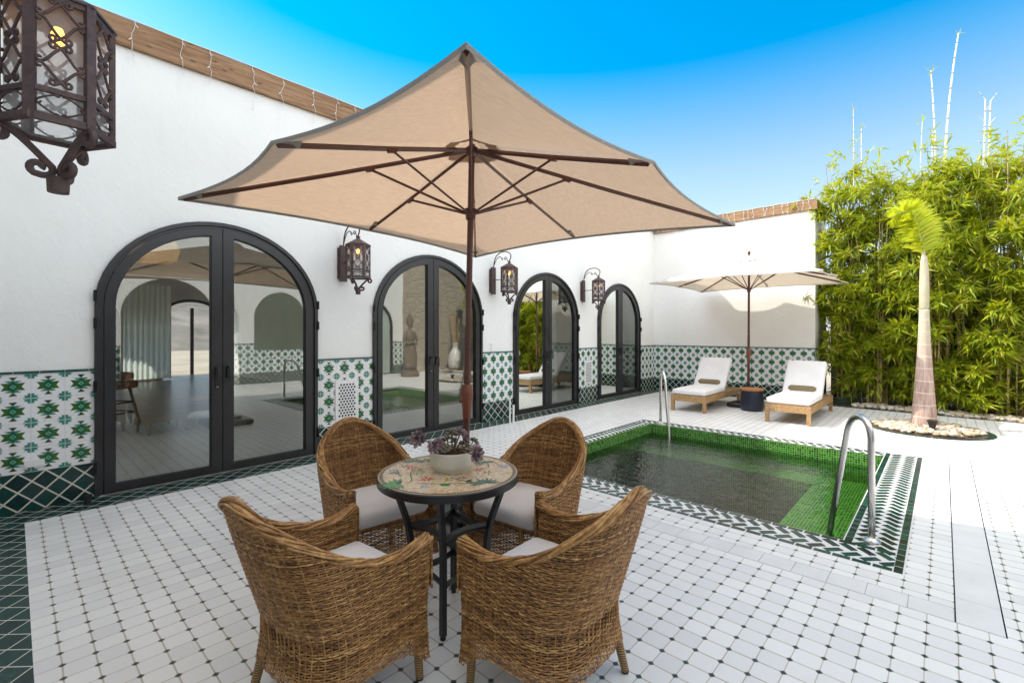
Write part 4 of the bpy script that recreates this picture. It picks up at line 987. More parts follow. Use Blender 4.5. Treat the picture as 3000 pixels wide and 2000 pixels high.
        mb.prism([a - d * .045 + (0, 0, .012) + sd_ * .011, a + d * .045 + (0, 0, .012) + sd_ * .011, a + d * .025 - (0, 0, .018) + sd_ * .011, a - d * .03 - (0, 0, .018) + sd_ * .011], -sd_ * .022); mb.build("strut", 'umb_pole', rib, base)
    mb = MB(); mb.lathe([(pole_r, -.05), (pole_r * 1.5, -.045), (pole_r * 1.6, -.01), (pole_r * 2.0, .0), (pole_r * 2.0, .03), (pole_r * 1.1, .04)], tuple(Rn), 16); mb.build("runner", 'umb_pole', r, base, smooth='auto')
    mb = MB(); mb.lathe([(pole_r, -.05), (pole_r * 1.7, -.03), (pole_r * 1.9, .015), (pole_r * .8, .03)], tuple(R0), 16); mb.build("hub", 'umb_pole', r, base, smooth='auto')
    mb = MB(); mb.lathe([(.012, 0), (.016, .02), (.030, .05), (.030, .07), (.012, .10), (.002, .105)], tuple(apex + (0, 0, .07)), 14); mb.build("finial", 'umb_pole', r, base, smooth=True)
    return r
tips1 = [(.960, 1.087, 2.34), (.884, 2.473, 2.40), (.749, 3.722, 2.34), (2.241, 3.896, 2.40), (3.692, 4.018, 2.34), (3.835, 2.699, 2.40), (4.064, 1.264, 2.34), (2.446, 1.189, 2.40)]
umbrella("patio_umbrella", "large taupe canvas umbrella with brown pole standing behind the mosaic table", (2.298, 2.624, 0), (2.337, 2.583, 2.825), tips1, 2.333, .93, 'canopy', .74)
c2, a2, b2, z2 = (9.74, 2.77), 1.31, 1.42, 2.41
tips2 = [(c2[0] + sx * a2, c2[1] + sy * b2, z2 + (0 if sx and sy else .03)) for sx, sy in ((-1, -1), (-1, 0), (-1, 1), (0, 1), (1, 1), (1, 0), (1, -1), (0, -1))]
umbrella("patio_umbrella", "cream canvas umbrella between the two sun loungers", (9.80, 2.80, 0), (9.74, 2.77, 2.83), tips2, 2.28, 1.0, 'canopy_w', .62, pole_r=.022, vent_r=.12)

# ================================================================== bistro table
TX, TY = 1.522, 1.858
tb = thing("bistro_table", "round mosaic topped table with a black iron frame between four wicker chairs", "table", (TX, TY, 0))
mb = MB(); mb.lathe([(.30, .690), (.350, .690), (.356, .694), (.356, .726), (.352, .7295), (.30, .7295)], k=72); mb.build("rim", 'black', tb, smooth='auto')
mb = MB(); mb.lathe([(.002, .7298), (.3505, .7298), (.3505, .7312), (.002, .7312)], k=72); top = mb.build("table_top", 'tmosaic', tb)
# floral inlay
def petals(mb, cx, cy, n, L, Wd, a0, spread, mi):
    for k in range(n):
        a = a0 + spread * (k - (n - 1) / 2) / max(1, n - 1) * 1.0; Lk = L * random.uniform(.75, 1.1)
        c, s_ = math.cos(a), math.sin(a); pts = [(0.004, 0), (Lk * .45, Wd / 2), (Lk, 0), (Lk * .45, -Wd / 2)]
        mb.poly([(cx + c * x - s_ * y, cy + s_ * x + c * y, .7317 + .0001 * k) for x, y in pts], mi)
def stem(mb, pts, wd, mi):
    P = bez(*[(x, y, 0) for x, y in pts], 10)
    for i in range(9):
        d = P[i + 1] - P[i]; nrm = np.array((-d[1], d[0], 0)) / (np.linalg.norm(d) + 1e-9) * wd; z = np.array((0, 0, .7316))
        mb.poly([P[i] - nrm + z, P[i + 1] - nrm + z, P[i + 1] + nrm + z, P[i] + nrm + z], mi)
mb = MB(); TI = ['t_red', 't_green', 't_dgreen', 't_yel', 't_blue', 't_rust']
Fv = np.array((math.cos(TH), math.sin(TH))); Rv = np.array((math.sin(TH), -math.cos(TH)))
def tp(u, v): q = Rv * u + Fv * v; return float(q[0]), float(q[1])       # u right, v away, metres from the centre
def flower(u, v, n, L, mi, a0=0): x, y = tp(u, v); mb = MB(); petals(mb, x, y, n, L, L * .32, a0, 2 * math.pi * (n - 1) / n, mi); mb.build("flower_inlay", TI, top)
for u, v, n, L, mi in [(-.09, -.13, 7, .045, 0), (-.20, .06, 6, .045, 0), (.15, .03, 6, .042, 0), (.02, -.13, 6, .04, 3), (-.15, -.02, 8, .05, 3), (-.29, .01, 5, .035, 4), (-.08, -.24, 6, .035, 4), (.28, .09, 6, .04, 4), (.20, -.02, 5, .035, 5), (.08, -.11, 5, .03, 5), (-.12, -.09, 4, .025, 5), (-.25, .09, 5, .03, 5), (.12, .17, 6, .035, 3), (-.02, .2, 6, .04, 0), (.05, .27, 5, .035, 4), (-.02, -.02, 5, .03, 5)]: flower(u, v, n, L, mi, random.random())
for u, v, n, L, a, sp, mi in [(-.21, -.20, 10, .095, TH + 1.9, 3.6, 1), (-.20, -.21, 7, .07, TH + 1.7, 3.0, 2), (.20, -.19, 11, .085, TH + .3, 3.4, 2), (.21, -.19, 8, .06, TH + .4, 2.6, 1), (-.21, .17, 9, .08, TH, 3.4, 2), (-.15, .2, 6, .05, TH - 1, 3, 1), (.17, .14, 7, .06, TH + 1, 3.2, 1), (.19, .16, 8, .05, TH, 3.2, 2), (-.02, -.21, 6, .06, TH - 1.6, .8, 1), (.10, -.16, 6, .05, TH - 1.5, 1.4, 2), (-.27, -.04, 6, .045, TH, 3, 2), (-.17, .02, 5, .05, TH - 2, 2.6, 1)]:
    x, y = tp(u, v); mb = MB(); petals(mb, x, y, n, L, L * .26, a, sp, mi); mb.build("leaf_inlay", TI, top)
for P4 in ([(-.17, -.19), (-.13, -.12), (-.22, -.06), (-.18, .04)], [(.16, .04), (.24, .08), (.17, .12), (.20, .20)], [(.20, .20), (.24, .17), (.25, .10), (.29, .06)], [(.02, -.10), (.10, -.16), (.13, -.19), (.2, -.17)], [(-.12, -.19), (0, -.21), (.08, -.18), (.18, -.19)], [(-.28, .02), (-.24, -.02), (-.26, -.05), (-.22, -.08)]):
    mb = MB(); stem(mb, [tp(*q) for q in P4], .0032, 2); mb.build("stem_inlay", TI, top)
mbs = []
for k in range(4):
    a = TH + math.pi + k * math.pi / 2; c, s_ = math.cos(a), math.sin(a)
    prof = [(.275, .69), (.265, .62), (.235, .54), (.205, .45), (.195, .36), (.20, .2), (.20, .022)]
    P = bez((.285 * c, .285 * s_, .69), (.25 * c, .25 * s_, .55), (.185 * c, .185 * s_, .47), (.195 * c, .195 * s_, .30), 14)
    P = np.r_[P, [(.20 * c, .20 * s_, .12), (.20 * c, .20 * s_, .02)]]
    mb = MB(); mb.tube(P, .0185, 4, up=(-s_, c, 0)); lg = mb.build("leg", 'black', tb)
    mb = MB(); mb.lathe([(.010, .0), (.014, .003), (.014, .012), (.006, .02)], (.20 * c, .20 * s_, 0), 12); mb.build("foot", 'black', lg)
for z in (.455, .235):
    mb = MB()
    for k in range(4):
        a, b = TH + math.pi + k * math.pi / 2, TH + math.pi + (k + 1) * math.pi / 2; m_ = (a + b) / 2
        mb.tube(bez((.19 * math.cos(a), .19 * math.sin(a), z), (.10 * math.cos(a + .35), .10 * math.sin(a + .35), z), (.10 * math.cos(b - .35), .10 * math.sin(b - .35), z), (.19 * math.cos(b), .19 * math.sin(b), z), 14), .0125, 4, up=(0, 0, 1), flat=(1.5, .7))
    mb.build("brace", 'black', tb)

# pot with succulents
pt = thing("succulent_pot", "low cream ceramic bowl of purple grey succulents on the mosaic table", "plant pot", (TX + .035, TY + .015, .7315))
mb = MB(); mb.lathe([(.070, 0), (.092, .001), (.095, .012), (.107, .022), (.114, .045), (.117, .100), (.113, .103), (.109, .098), (.104, .070), (.002, .070)], k=48); mb.build("bowl", 'pot', pt, smooth='auto')
mb = MB(); mb.lathe([(.107, .078), (.09, .088), (.05, .094), (.002, .095)], k=30); mb.build("soil", 'soil', pt, smooth=True)
def rosette(mb, c, d, R_, n=3, per=8, droop=.1):
    c = np.array(c, float); d = np.array(d, float); d /= np.linalg.norm(d); u = np.cross(d, (.3, .2, .9)); u /= np.linalg.norm(u); v = np.cross(d, u)
    for lay in range(n):
        el = R(8 + 26 * lay) ; L = R_ * (1 - .22 * lay)
        for k in range(per - lay):
            a = 2 * math.pi * (k + .5 * lay + random.uniform(-.12, .12)) / (per - lay); h = math.cos(a) * u + math.sin(a) * v; e = el - droop * .5 + random.uniform(-.12, .12)
            ax = h * math.cos(e) + d * math.sin(e); sd_ = np.cross(ax, d); sd_ /= np.linalg.norm(sd_) + 1e-9; up = np.cross(sd_, ax); Ll = L * random.uniform(.85, 1.1)
            V = []; rings = [(0, .16, .05), (.3, .20, .06), (.62, .27, .07), (.85, .19, .05), (1.0, .02, .01)]
            for t, wd, th in rings:
                o = c + ax * Ll * t + up * Ll * (.18 * t * t); V += [o - sd_ * Ll * wd, o + up * Ll * th * .2 - up * .0, o + sd_ * Ll * wd, o - up * Ll * th * 1.6]
            F = []
            for i in range(4):
                for q in range(4): F.append((4 * i + q, 4 * i + (q + 1) % 4, 4 * i + 4 + (q + 1) % 4, 4 * i + 4 + q))
            mb.add(V, F)
def loc_px(px, py, dep):   # point seen at a pixel of the photo at a depth, relative to the pot
    r_ = (px - 1500) / 1360; q = (Fv + Rv * r_) * dep; return np.array((q[0] - (TX + .035), q[1] - (TY + .015), 1.44 + (975 - py) / 1360 * dep - .7315))
specs = [(1225, 1284, 2.30, (-.75, -.35, .25), .050, 'succ'), (1392, 1330, 2.27, (.25, -.9, .15), .058, 'succ'), (1273, 1308, 2.30, (-.4, -.6, .3), .042, 'succ'), (1348, 1268, 2.40, (.1, -.3, .9), .044, 'succ'), (1362, 1285, 2.38, (.5, -.3, .6), .036, 'succ'), (1300, 1290, 2.42, (-.2, 0, .9), .034, 'succ2'), (1322, 1272, 2.44, (0, .2, .9), .036, 'succ2'), (1290, 1303, 2.36, (-.2, -.4, .8), .034, 'succ'), (1310, 1310, 2.34, (0, -.5, .8), .028, 'succ2'), (1386, 1290, 2.45, (.4, .2, .8), .030, 'succ2'), (1395, 1298, 2.40, (.6, -.2, .5), .026, 'succ2'), (1330, 1292, 2.50, (0, .5, .8), .034, 'succ2'), (1355, 1300, 2.46, (.3, .4, .8), .030, 'succ'), (1283, 1292, 2.44, (-.5, .2, .7), .030, 'succ'), (1325, 1262, 2.42, (0, 0, 1), .024, 'succ2'), (1337, 1275, 2.41, (.1, 0, 1), .028, 'succ2'), (1312, 1284, 2.40, (-.1, -.2, 1), .028, 'succ'), (1300, 1316, 2.33, (-.2, -.6, .6), .026, 'succ2'), (1368, 1306, 2.36, (.3, -.5, .6), .026, 'succ2')]
for px, py, dep, d, R_, mt in specs:
    mb = MB(); c = loc_px(px, py, dep); rosette(mb, c, d, R_, 3, 9 if R_ > .04 else 7, .1); rs = mb.build("rosette", mt, pt, smooth=True)
    mb = MB(); b = np.array((c[0] * .35, c[1] * .35, .085)); dn = np.array(d) / np.linalg.norm(d); mb.tube(bez(b, b + (0, 0, .05), c - dn * .05, c - dn * .004, 8), .0035, 5); mb.build("stem", 'succ_stem', rs, smooth=True)

# ================================================================== wicker chairs
SE = 2.7
_t = np.linspace(0, math.pi / 2, 200); _x = np.sin(_t) ** (2 / SE); _y = np.cos(_t) ** (2 / SE)
_ax = _x * .27; _ay = _y * .24; _s = np.r_[0, np.cumsum(np.hypot(np.diff(_ax), np.diff(_ay)))]; _s /= _s[-1]
T_ARC, T_SIDE, T_WRAP = .43, .27, .045; TT = T_ARC + T_SIDE
def chair_pos(u, z, off=0.0):
    """plan position at parameter u in [-TT-wrap, TT+wrap]; 0 = centre of the back"""
    a = np.abs(u); sg = np.where(u >= 0, 1.0, -1.0)
    wdt = .262 + .026 * np.clip((.34 - z) / .24, 0, 1) ** 2 + .022 * np.clip(z / .6, 0, 1.2) - .05 * np.clip((z - .6) / .26, 0, 1) ** 2
    yb = -.245 - .034 * np.clip((.34 - z) / .24, 0, 1) ** 2 - .30 * np.clip(z - .34, 0, 1) - .0
    rc = .24; yf = .25 + .015 * np.clip((z - .3) / .3, 0, 1)
    f = np.clip(a / T_ARC, 0, 1); xx = np.interp(f, _s, _x); yy = np.interp(f, _s, _y)
    x = (wdt - off) * xx; y = (yb + rc) - (rc - off) * yy
    g = np.clip((a - T_ARC) / T_SIDE, 0, 1); y = y + g * (yf - (yb + rc))
    wq = np.clip(a - TT, 0, 1); x = x - wq
    return x * sg, y
def rim_z(u):
    a = 1 - np.clip(np.abs(u), 0, TT) / TT        # 0 front .. 1 back centre
    q = np.clip((a - .30) / .70, 0, 1)
    return .592 - .028 * np.sin(np.clip(a / .34, 0, 1) * math.pi) + .268 * np.sin(q * math.pi / 2) ** 1.55 * 1.0
def weave(mb, U, posf, z_lo, z_hi, pitch, wdt=.0039, th=.0028, amp=.0027, norm_sign=1):
    """horizontal strands over vertical stakes. U: sample positions (two per stake)"""
    zmin = min(z_lo(u) for u in U); zmax = max(z_hi(u) for u in U); nrow = int((zmax - zmin) / pitch); U = np.asarray(U)
    lo = np.array([z_lo(u) for u in U]); hi = np.array([z_hi(u) for u in U]); k4 = 4
    for i in range(nrow):
        z = zmin + (i + .5) * pitch; ok = (z > lo) & (z < hi)
        j = 0; N = len(U)
        while j < N:
            if not ok[j]: j += 1; continue
            e = j
            while e < N and ok[e]: e += 1
            if e - j >= 2:
                us = U[j:e]; jit = np.sin(us * 31 + i * 1.7) * .0010
                x, y = posf(us, z); P = np.stack([x, y, np.full_like(x, z) + jit], 1)
                Tn = np.gradient(P, axis=0); Tn /= np.linalg.norm(Tn, axis=1, keepdims=True) + 1e-9
                Nn = np.cross(Tn, (0, 0, 1)); Nn /= np.linalg.norm(Nn, axis=1, keepdims=True) + 1e-9
                ph = np.where((np.arange(j, e) % 4) == 0, 1.0, np.where((np.arange(j, e) % 4) == 2, -1.0, 0.0)) * (1 if i % 2 else -1)
                C = P + Nn * (amp * ph)[:, None]
                Vv = np.stack([C + np.array((0, 0, wdt)), C + Nn * th, C - np.array((0, 0, wdt)), C - Nn * th], 1).reshape(-1, 3)
                n = e - j; F = []
                for a in range(n - 1):
                    b = a * 4; F += [(b, b + 1, b + 5, b + 4), (b + 1, b + 2, b + 6, b + 5), (b + 2, b + 3, b + 7, b + 6), (b + 3, b, b + 4, b + 7)]
                mb.add(Vv, F)
            j = e
    for j in range(0, len(U), 2):
        if hi[j] - lo[j] < .02: continue
        zs = np.linspace(lo[j], hi[j], 8); P = []
        for z in zs: x, y = posf(np.array([U[j]]), z); P.append((x[0], y[0], z))
        mb.tube(P, .0030, 4, caps=False)
def make_chair():
    r = thing("wicker_chair", "x", "chair", group="wicker armchairs round the mosaic table")
    du = .0118
    mb = MB()
    U = np.arange(-TT - T_WRAP, TT + T_WRAP + 1e-6, du)
    def foot(u):
        a = abs(u); 
        # arches between the legs: legs near |u|=TT-.03 (front) and |u|=T_ARC*.62 (rear corners)
        for l0, l1 in ((T_ARC * .62, TT - .03),):
            if l0 < a < l1: t = (a - l0) / (l1 - l0); return .105 + .075 * (1 - abs(2 * t - 1) ** 3.0)
        if a <= T_ARC * .62: t = a / (T_ARC * .62); return .105 + .085 * (1 - t ** 3.0)
        return .105
    weave(mb, U, chair_pos, foot, lambda u: float(rim_z(u)) - .012, .0090)
    # inner surface
    def inpos(u, z):
        a = 1 - np.clip(np.abs(u), 0, TT) / TT; o = .042 - .020 * np.clip(a * 1.6, 0, 1)
        x0, y0 = chair_pos(u, z, 0.0); x1, y1 = chair_pos(u * 1.0, z, .03); return x0 - np.sign(x0) * o * np.clip(np.abs(x0) / .2, 0, 1), y0 + o * np.clip(1 - np.abs(x0) / .27, 0, 1) * 1.0
    Ui = np.arange(-TT + .004, TT - .004, du)
    weave(mb, Ui, inpos, lambda u: .37, lambda u: float(rim_z(u)) - .012, .0090)
    # dark liner between the two woven layers, shade painted into the gaps
    V = []; F = []; ul = np.linspace(-TT + .01, TT - .01, 80); nz_ = 14
    for u_ in ul:
        zt_ = float(rim_z(u_)) - .02
        for q_ in range(nz_):
            z_ = .20 + (zt_ - .20) * q_ / (nz_ - 1); x_, y_ = chair_pos(np.array([u_]), z_, .011 + .011 * max(0.0, min(1.0, (.37 - z_) / .05))); V.append((x_[0], y_[0], z_))
    for i in range(79):
        for j in range(nz_ - 1): F.append((nz_ * i + j, nz_ * (i + 1) + j, nz_ * (i + 1) + j + 1, nz_ * i + j + 1))
    mb.add(V, F, 1)
    # front panel
    X = np.arange(-.262, .2621, du)
    weave(mb, X, lambda u, z: (u, np.full_like(u, .238)), lambda u: .105 + .065 * (1 - abs(u / .25) ** 3) if abs(u) < .25 else .105, lambda u: .375, .0090)
    mb.build("body", ['wicker', 'gap_shade_liner'], r, smooth=True)
    # rim braid
    mb = MB(); ur = np.linspace(-TT, TT, 190); Zr = rim_z(ur); x0, y0 = np.array([chair_pos(np.array([u]), z) for u, z in zip(ur, Zr)])[:, :, 0].T
    P = np.stack([x0 - np.sign(x0) * .02 * np.clip(np.abs(x0) / .2, 0, 1), y0 + .012 * np.clip(1 - np.abs(x0) / .27, 0, 1), Zr], 1)
    # front wrap down
    Tn = np.gradient(P, axis=0); Tn /= np.linalg.norm(Tn, axis=1, keepdims=True); Nn = np.cross(Tn, (0, 0, 1)); Nn /= np.linalg.norm(Nn, axis=1, keepdims=True); Bn = np.cross(Nn, Tn)
    sarc = np.r_[0, np.cumsum(np.linalg.norm(np.diff(P, axis=0), axis=1))]
    wr = np.interp(np.abs(ur) / TT, [0, .5, .8, 1], [.020, .020, .024, .027])
    for k in range(11):
        ph = k * 2 * math.pi / 11 + sarc * (9 + 2.5 * math.sin(k)) + .25 * np.sin(sarc * 21 + k)
        Q = P + Nn * (wr * np.cos(ph))[:, None] + Bn * (.0135 * np.sin(ph))[:, None]; mb.tube(Q, .0048, 5)
    mb.tube(P, .012, 6)
    for sg in (-1, 1):    # arm front posts: flat wrapped strips
        xx = sg * (.262 + .022 - .022); 
        for i in range(21):
            z = .385 + i * .0098; w_ = .024
            mb.tube([(xx - w_, .262, z), (xx - w_ * .4, .272 + .002 * (i % 2), z + .001), (xx + w_ * .4, .272 + .002 * ((i + 1) % 2), z), (xx + w_, .262, z)], .0052, 5)
    mb.build("rim", 'wicker', r, smooth=True)
    mb = MB(); mb.box(-.21, .21, -.13, .232, .352, .372); mb.build("seat_board", 'wicker', r)
    mb = MB(); mb.rbox((0, .022, .412), (.228, .235, .042), .036, 10, puff=.022); mb.build("cushion", 'cushion', r, smooth=True)
    for sx in (-1, 1):
        mb = MB(); mb.tube([(sx * .238, .225, .20), (sx * .240, .228, .10), (sx * .244, .232, .012)], [.021, .0185, .0165], 10); l = mb.build("leg", 'cane', r, smooth='auto')
        mb = MB(); mb.lathe([(.012, 0), (.016, .003), (.016, .014), (.012, .016)], (sx * .244, .232, 0), 10); mb.build("foot", 'black', l)
        mb = MB(); mb.tube([(sx * .185, -.175, .24), (sx * .208, -.205, .12), (sx * .224, -.226, .012)], [.023, .0195, .0165], 10); l = mb.build("leg", 'cane', r, smooth='auto')
        mb = MB(); mb.lathe([(.012, 0), (.016, .003), (.016, .014), (.012, .016)], (sx * .224, -.226, 0), 10); mb.build("foot", 'black', l)
    return r
ch = make_chair(); ch.location = (.90, 1.82, 0); ch.rotation_euler = (0, 0, R(-85)); ch['label'] = "brown wicker armchair in the left foreground, its back toward the camera"
dup(ch, (1.535, 1.205, 0), R(3), "brown wicker armchair in the right foreground, its back toward the camera")
dup(ch, (1.50, 2.53, 0), R(175), "brown wicker armchair behind the table in front of the arched doors")
dup(ch, (2.12, 1.84, 0), R(95), "brown wicker armchair behind the table in front of the pool")

# ================================================================== sun loungers
def make_lounger():
    r = thing("sun_lounger", "x", "sun lounger", group="sun loungers against the end wall")
    L, Wd = 1.95, .64     # x from 0 (foot) to L, y centred
    mb = MB()
    for (x0, x1, y0, y1) in ((0, .05, -Wd / 2, Wd / 2), (L - .05, L, -Wd / 2, Wd / 2), (.05, L - .05, -Wd / 2, -Wd / 2 + .045), (.05, L - .05, Wd / 2 - .045, Wd / 2)): mb.box(x0, x1, y0, y1, .185, .30)
    mb.box(.05, L - .05, -Wd / 2 + .045, Wd / 2 - .045, .255, .275); mb.build("frame", 'lwicker', r)
    for x in (.03, L - .03):
        for sy in (-1, 1):
            mb = MB(); y = sy * (Wd / 2 - .03); mb.box(x - .027, x + .027, y - .027, y + .027, 0, .186); mb.build("leg", 'lwicker', r)
    ang = R(52); hx = 1.05
    mb = MB(); T = Matrix.Translation((hx, 0, .30)) @ Matrix.Rotation(-ang, 4, 'Y'); mb.box(0, .68, -Wd / 2 + .05, Wd / 2 - .05, -.03, -.001, 0, T); mb.build("backrest_frame", 'lwicker', r)
    mb = MB(); mb.rbox((.54, 0, .352), (.53, Wd / 2 - .015, .05), .035, 10, puff=.010); mb.build("seat_pad", 'cushion', r, smooth=True)
    mb = MB(); T = Matrix.Translation((hx + .05, 0, .36)) @ Matrix.Rotation(-ang, 4, 'Y') @ Matrix.Translation((.32, 0, .045)); mb.rbox((0, 0, 0), (.355, Wd / 2 - .015, .05), .036, 10, T=T, puff=.010); mb.build("back_pad", 'cushion', r, smooth=True)
    mb = MB(); 
    V = [(hx + .02, y, .465) for y in np.linspace(-.21, .21, 12)]; rr = [.03] + [.056] * 10 + [.03]; mb.tube(V, rr, 16); mb.build("pillow", 'olive', r, smooth=True)
    return r
lo = make_lounger(); lo.location = (8.38, 3.42, 0); lo['label'] = "white cushioned wicker sun lounger left of the cream umbrella"
dup(lo, (8.34, 1.815, 0), 0, "white cushioned wicker sun lounger right of the cream umbrella, beside the bamboo")
sp = thing("side_pot", "dark navy round pot with a wooden lid between the sun loungers", "pot", (9.38, 2.62, 0))
mb = MB(); mb.lathe([(.15, 0), (.185, .012), (.200, .06), (.198, .20), (.185, .33), (.178, .37), (.17, .372)], k=32); mb.build("body", 'pot_navy', sp, smooth='auto')
mb = MB(); mb.lathe([(.05, .371), (.196, .372), (.204, .382), (.204, .405), (.196, .412), (.02, .41)], k=32); mb.build("lid", 'teak', sp, smooth='auto')

# ================================================================== pool handrails
def rail(name, label, A, Bp, top, zt, zw=-.62):
    r = thing(name, label, "handrail", (A[0], A[1], 0), group="steel pool handrails"); A = np.array((*A, 0.)); Bp = np.array((*Bp, -.15)); d = (Bp - A); d[2] = 0
    P = [A, A + (0, 0, .35), A + d * .01 + (0, 0, zt - .16)]
    P += list(bez(A + d * .01 + (0, 0, zt - .14), A + d * .03 + (0, 0, zt + .045), A + d * .46 + (0, 0, zt + .045), A + d * .56 + (0, 0, zt - .17), 16))
    e = A + d * .56 + (0, 0, zt - .17); q = Bp - e; P += [e + q * .3, e + q * .7, Bp, Bp + q / np.linalg.norm(q) * .35]
    mb = MB(); mb.tube(P, .0215, 16); mb.build("tube", 'steel', r, tuple(r.location), smooth=True)
    mb = MB(); mb.lathe([(.001, .001), (.055, .003), (.052, .012), (.030, .022), (.023, .03)], tuple(A), 20); mb.build("flange", 'steel', r, tuple(r.location), smooth='auto')
rail("pool_handrail", "curved steel handrail at the near right corner of the pool", (4.04, .365), (4.46, .67), None, .845)
rail("pool_handrail", "curved steel handrail at the far left corner of the pool", (7.02, 3.46 - .16), (6.72, 3.02), None, .835)

# ================================================================== palm
pm = thing("palm_tree", "young palm with a ringed pinkish trunk and one bright yellow green crown", "palm tree", (9.52, .22, 0))
mb = MB(); pr = [(.160, -.01), (.150, .12), (.132, .35), (.114, .6), (.096, .9), (.080, 1.15), (.068, 1.45), (.058, 1.80)]
K = 20; V = []; F = []
zz = np.linspace(0, 1.8, 60); rr = np.interp(zz, [p[1] for p in pr], [p[0] for p in pr])
rr = rr + .0035 * np.abs(np.sin(zz * 5.4 * math.pi)) ** .3
mb.lathe([(float(a), float(z)) for a, z in zip(rr, zz)], (0, 0, 0), 24); mb.build("trunk", 'palm_trunk', pm, smooth=True)
mb = MB(); mb.lathe([(.056, 1.80), (.060, 1.83), (.061, 2.1), (.054, 2.4), (.044, 2.55), (.032, 2.62)], k=20); mb.build("crownshaft", 'crownshaft', pm, smooth=True)
def frond(pts, Lmax, n, seed, flatn):
    rnd = random.Random(seed); P = bez(*pts, 40); mb = MB(); mb.tube(P, np.linspace(.016, .003, 40), 5, mi=1)
    Tn = np.gradient(P, axis=0); Tn /= np.linalg.norm(Tn, axis=1, keepdims=True)
    for k in range(n):
        t = .10 + .90 * k / n; i = min(38, int(t * 39)); p = P[i] + (P[i + 1] - P[i]) * (t * 39 - i); tn = Tn[i]
        s0 = np.cross(tn, flatn); s0 /= np.linalg.norm(s0); up = np.cross(s0, tn)
        L = Lmax * (math.sin(math.pi * (t * .86 + .12)) ** .6) * rnd.uniform(.85, 1.1)
        for sg in (-1, 1):
            d = s0 * sg * rnd.uniform(.5, .85) + tn * .50 + up * rnd.uniform(-.6, .8); d /= np.linalg.norm(d); wv = np.cross(d, up); wv /= np.linalg.norm(wv); wv = wv * .014 + up * .006
            q0 = p; q1 = p + d * L * .35; q2 = p + d * L * .7 - np.array((0, 0, .03)) * L / .4; q3 = p + d * L - np.array((0, 0, .09)) * L / .4
            mb.add([q0 - wv * .5, q0 + wv * .5, q1 - wv, q1 + wv, q2 - wv * .8, q2 + wv * .8, q3], [(0, 1, 3, 2), (2, 3, 5, 4), (4, 5, 6)])
    return mb
def scr(u, v, w_=0): q = Rv * u + Fv * w_; return np.array((q[0], q[1], 2.58 + v))   # u right, v up, from the top of the shaft
nv = np.array((-Fv[0], -Fv[1], .15))
for pts, Lm, n, sd_ in (([scr(0, 0), scr(-.04, .42), scr(-.16, .92), scr(-.50, .62)], .34, 90, 1), ([scr(.01, 0, .03), scr(.06, .42, .06), scr(.03, .80, .12), scr(-.22, .86, .15)], .33, 84, 2), ([scr(0, 0, -.02), scr(-.10, .30, -.05), scr(-.22, .55, -.1), scr(-.30, .66, -.14)], .32, 70, 3), ([scr(.01, 0, .04), scr(.06, .25, .1), scr(.16, .55, .15), scr(.20, .62, .2)], .28, 60, 4)):
    frond([p for p in pts], Lm, n, sd_, nv).build("frond", ['pleaf', 'crownshaft'], pm)
ul = thing("garden_spotlight", "small dark cone spotlight in the pebbles in front of the palm", "spotlight", (9.0, .12, .02))
mb = MB(); mb.lathe([(.025, .0), (.03, .05), (.05, .12), (.065, .16), (.06, .165), (.02, .15)], k=18); mb.build("head", 'black', ul, smooth='auto')
mb = MB(); mb.lathe([(.05, 0), (.05, .015), (.012, .02)], k=14); mb.build("base", 'black', ul)
for (x, y, l) in ((-.085, 3.85, "small black floor uplight on the green tiles at the left edge"), (.43, 5.29, "small black floor uplight at the foot of the first arched door")):
    o = thing("floor_uplight", l, "uplight", (x, y, 0), group="floor uplights")
    mb = MB(); mb.lathe([(.03, 0), (.03, .008), (.024, .01), (.024, .055), (.028, .06), (.028, .075), (.004, .075)], k=16); mb.build("body", 'black', o, smooth='auto')
o = thing("water_pipe", "pair of short white pipes standing by the third arched door", "pipe", (5.40, 4.99, 0))
mb = MB(); mb.tube([(0, 0, 0), (0, 0, .30)], .016, 12); mb.tube([(-.03, .05, 0), (-.03, .05, .41)], .014, 12); mb.tube([(-.04, .05, .24), (0, 0, .24)], .008, 6); mb.build("pipe", 'pvc', o, smooth='auto')
o = thing("garden_hose", "coiled dark green hose on the soil behind the right lounger", "hose", (11.75, 1.55, 0))
mb = MB(); a = np.linspace(0, 9 * 2 * math.pi, 220); mb.tube(np.stack([(.34 + .05 * np.sin(a * .37)) * np.cos(a) * 1.0, (.26 + .04 * np.sin(a * .53)) * np.sin(a), .02 + .012 * a / 6.28 + .012 * np.sin(a * 1.3)], 1), .011, 6); mb.build("coil", 'hose', o, smooth=True)

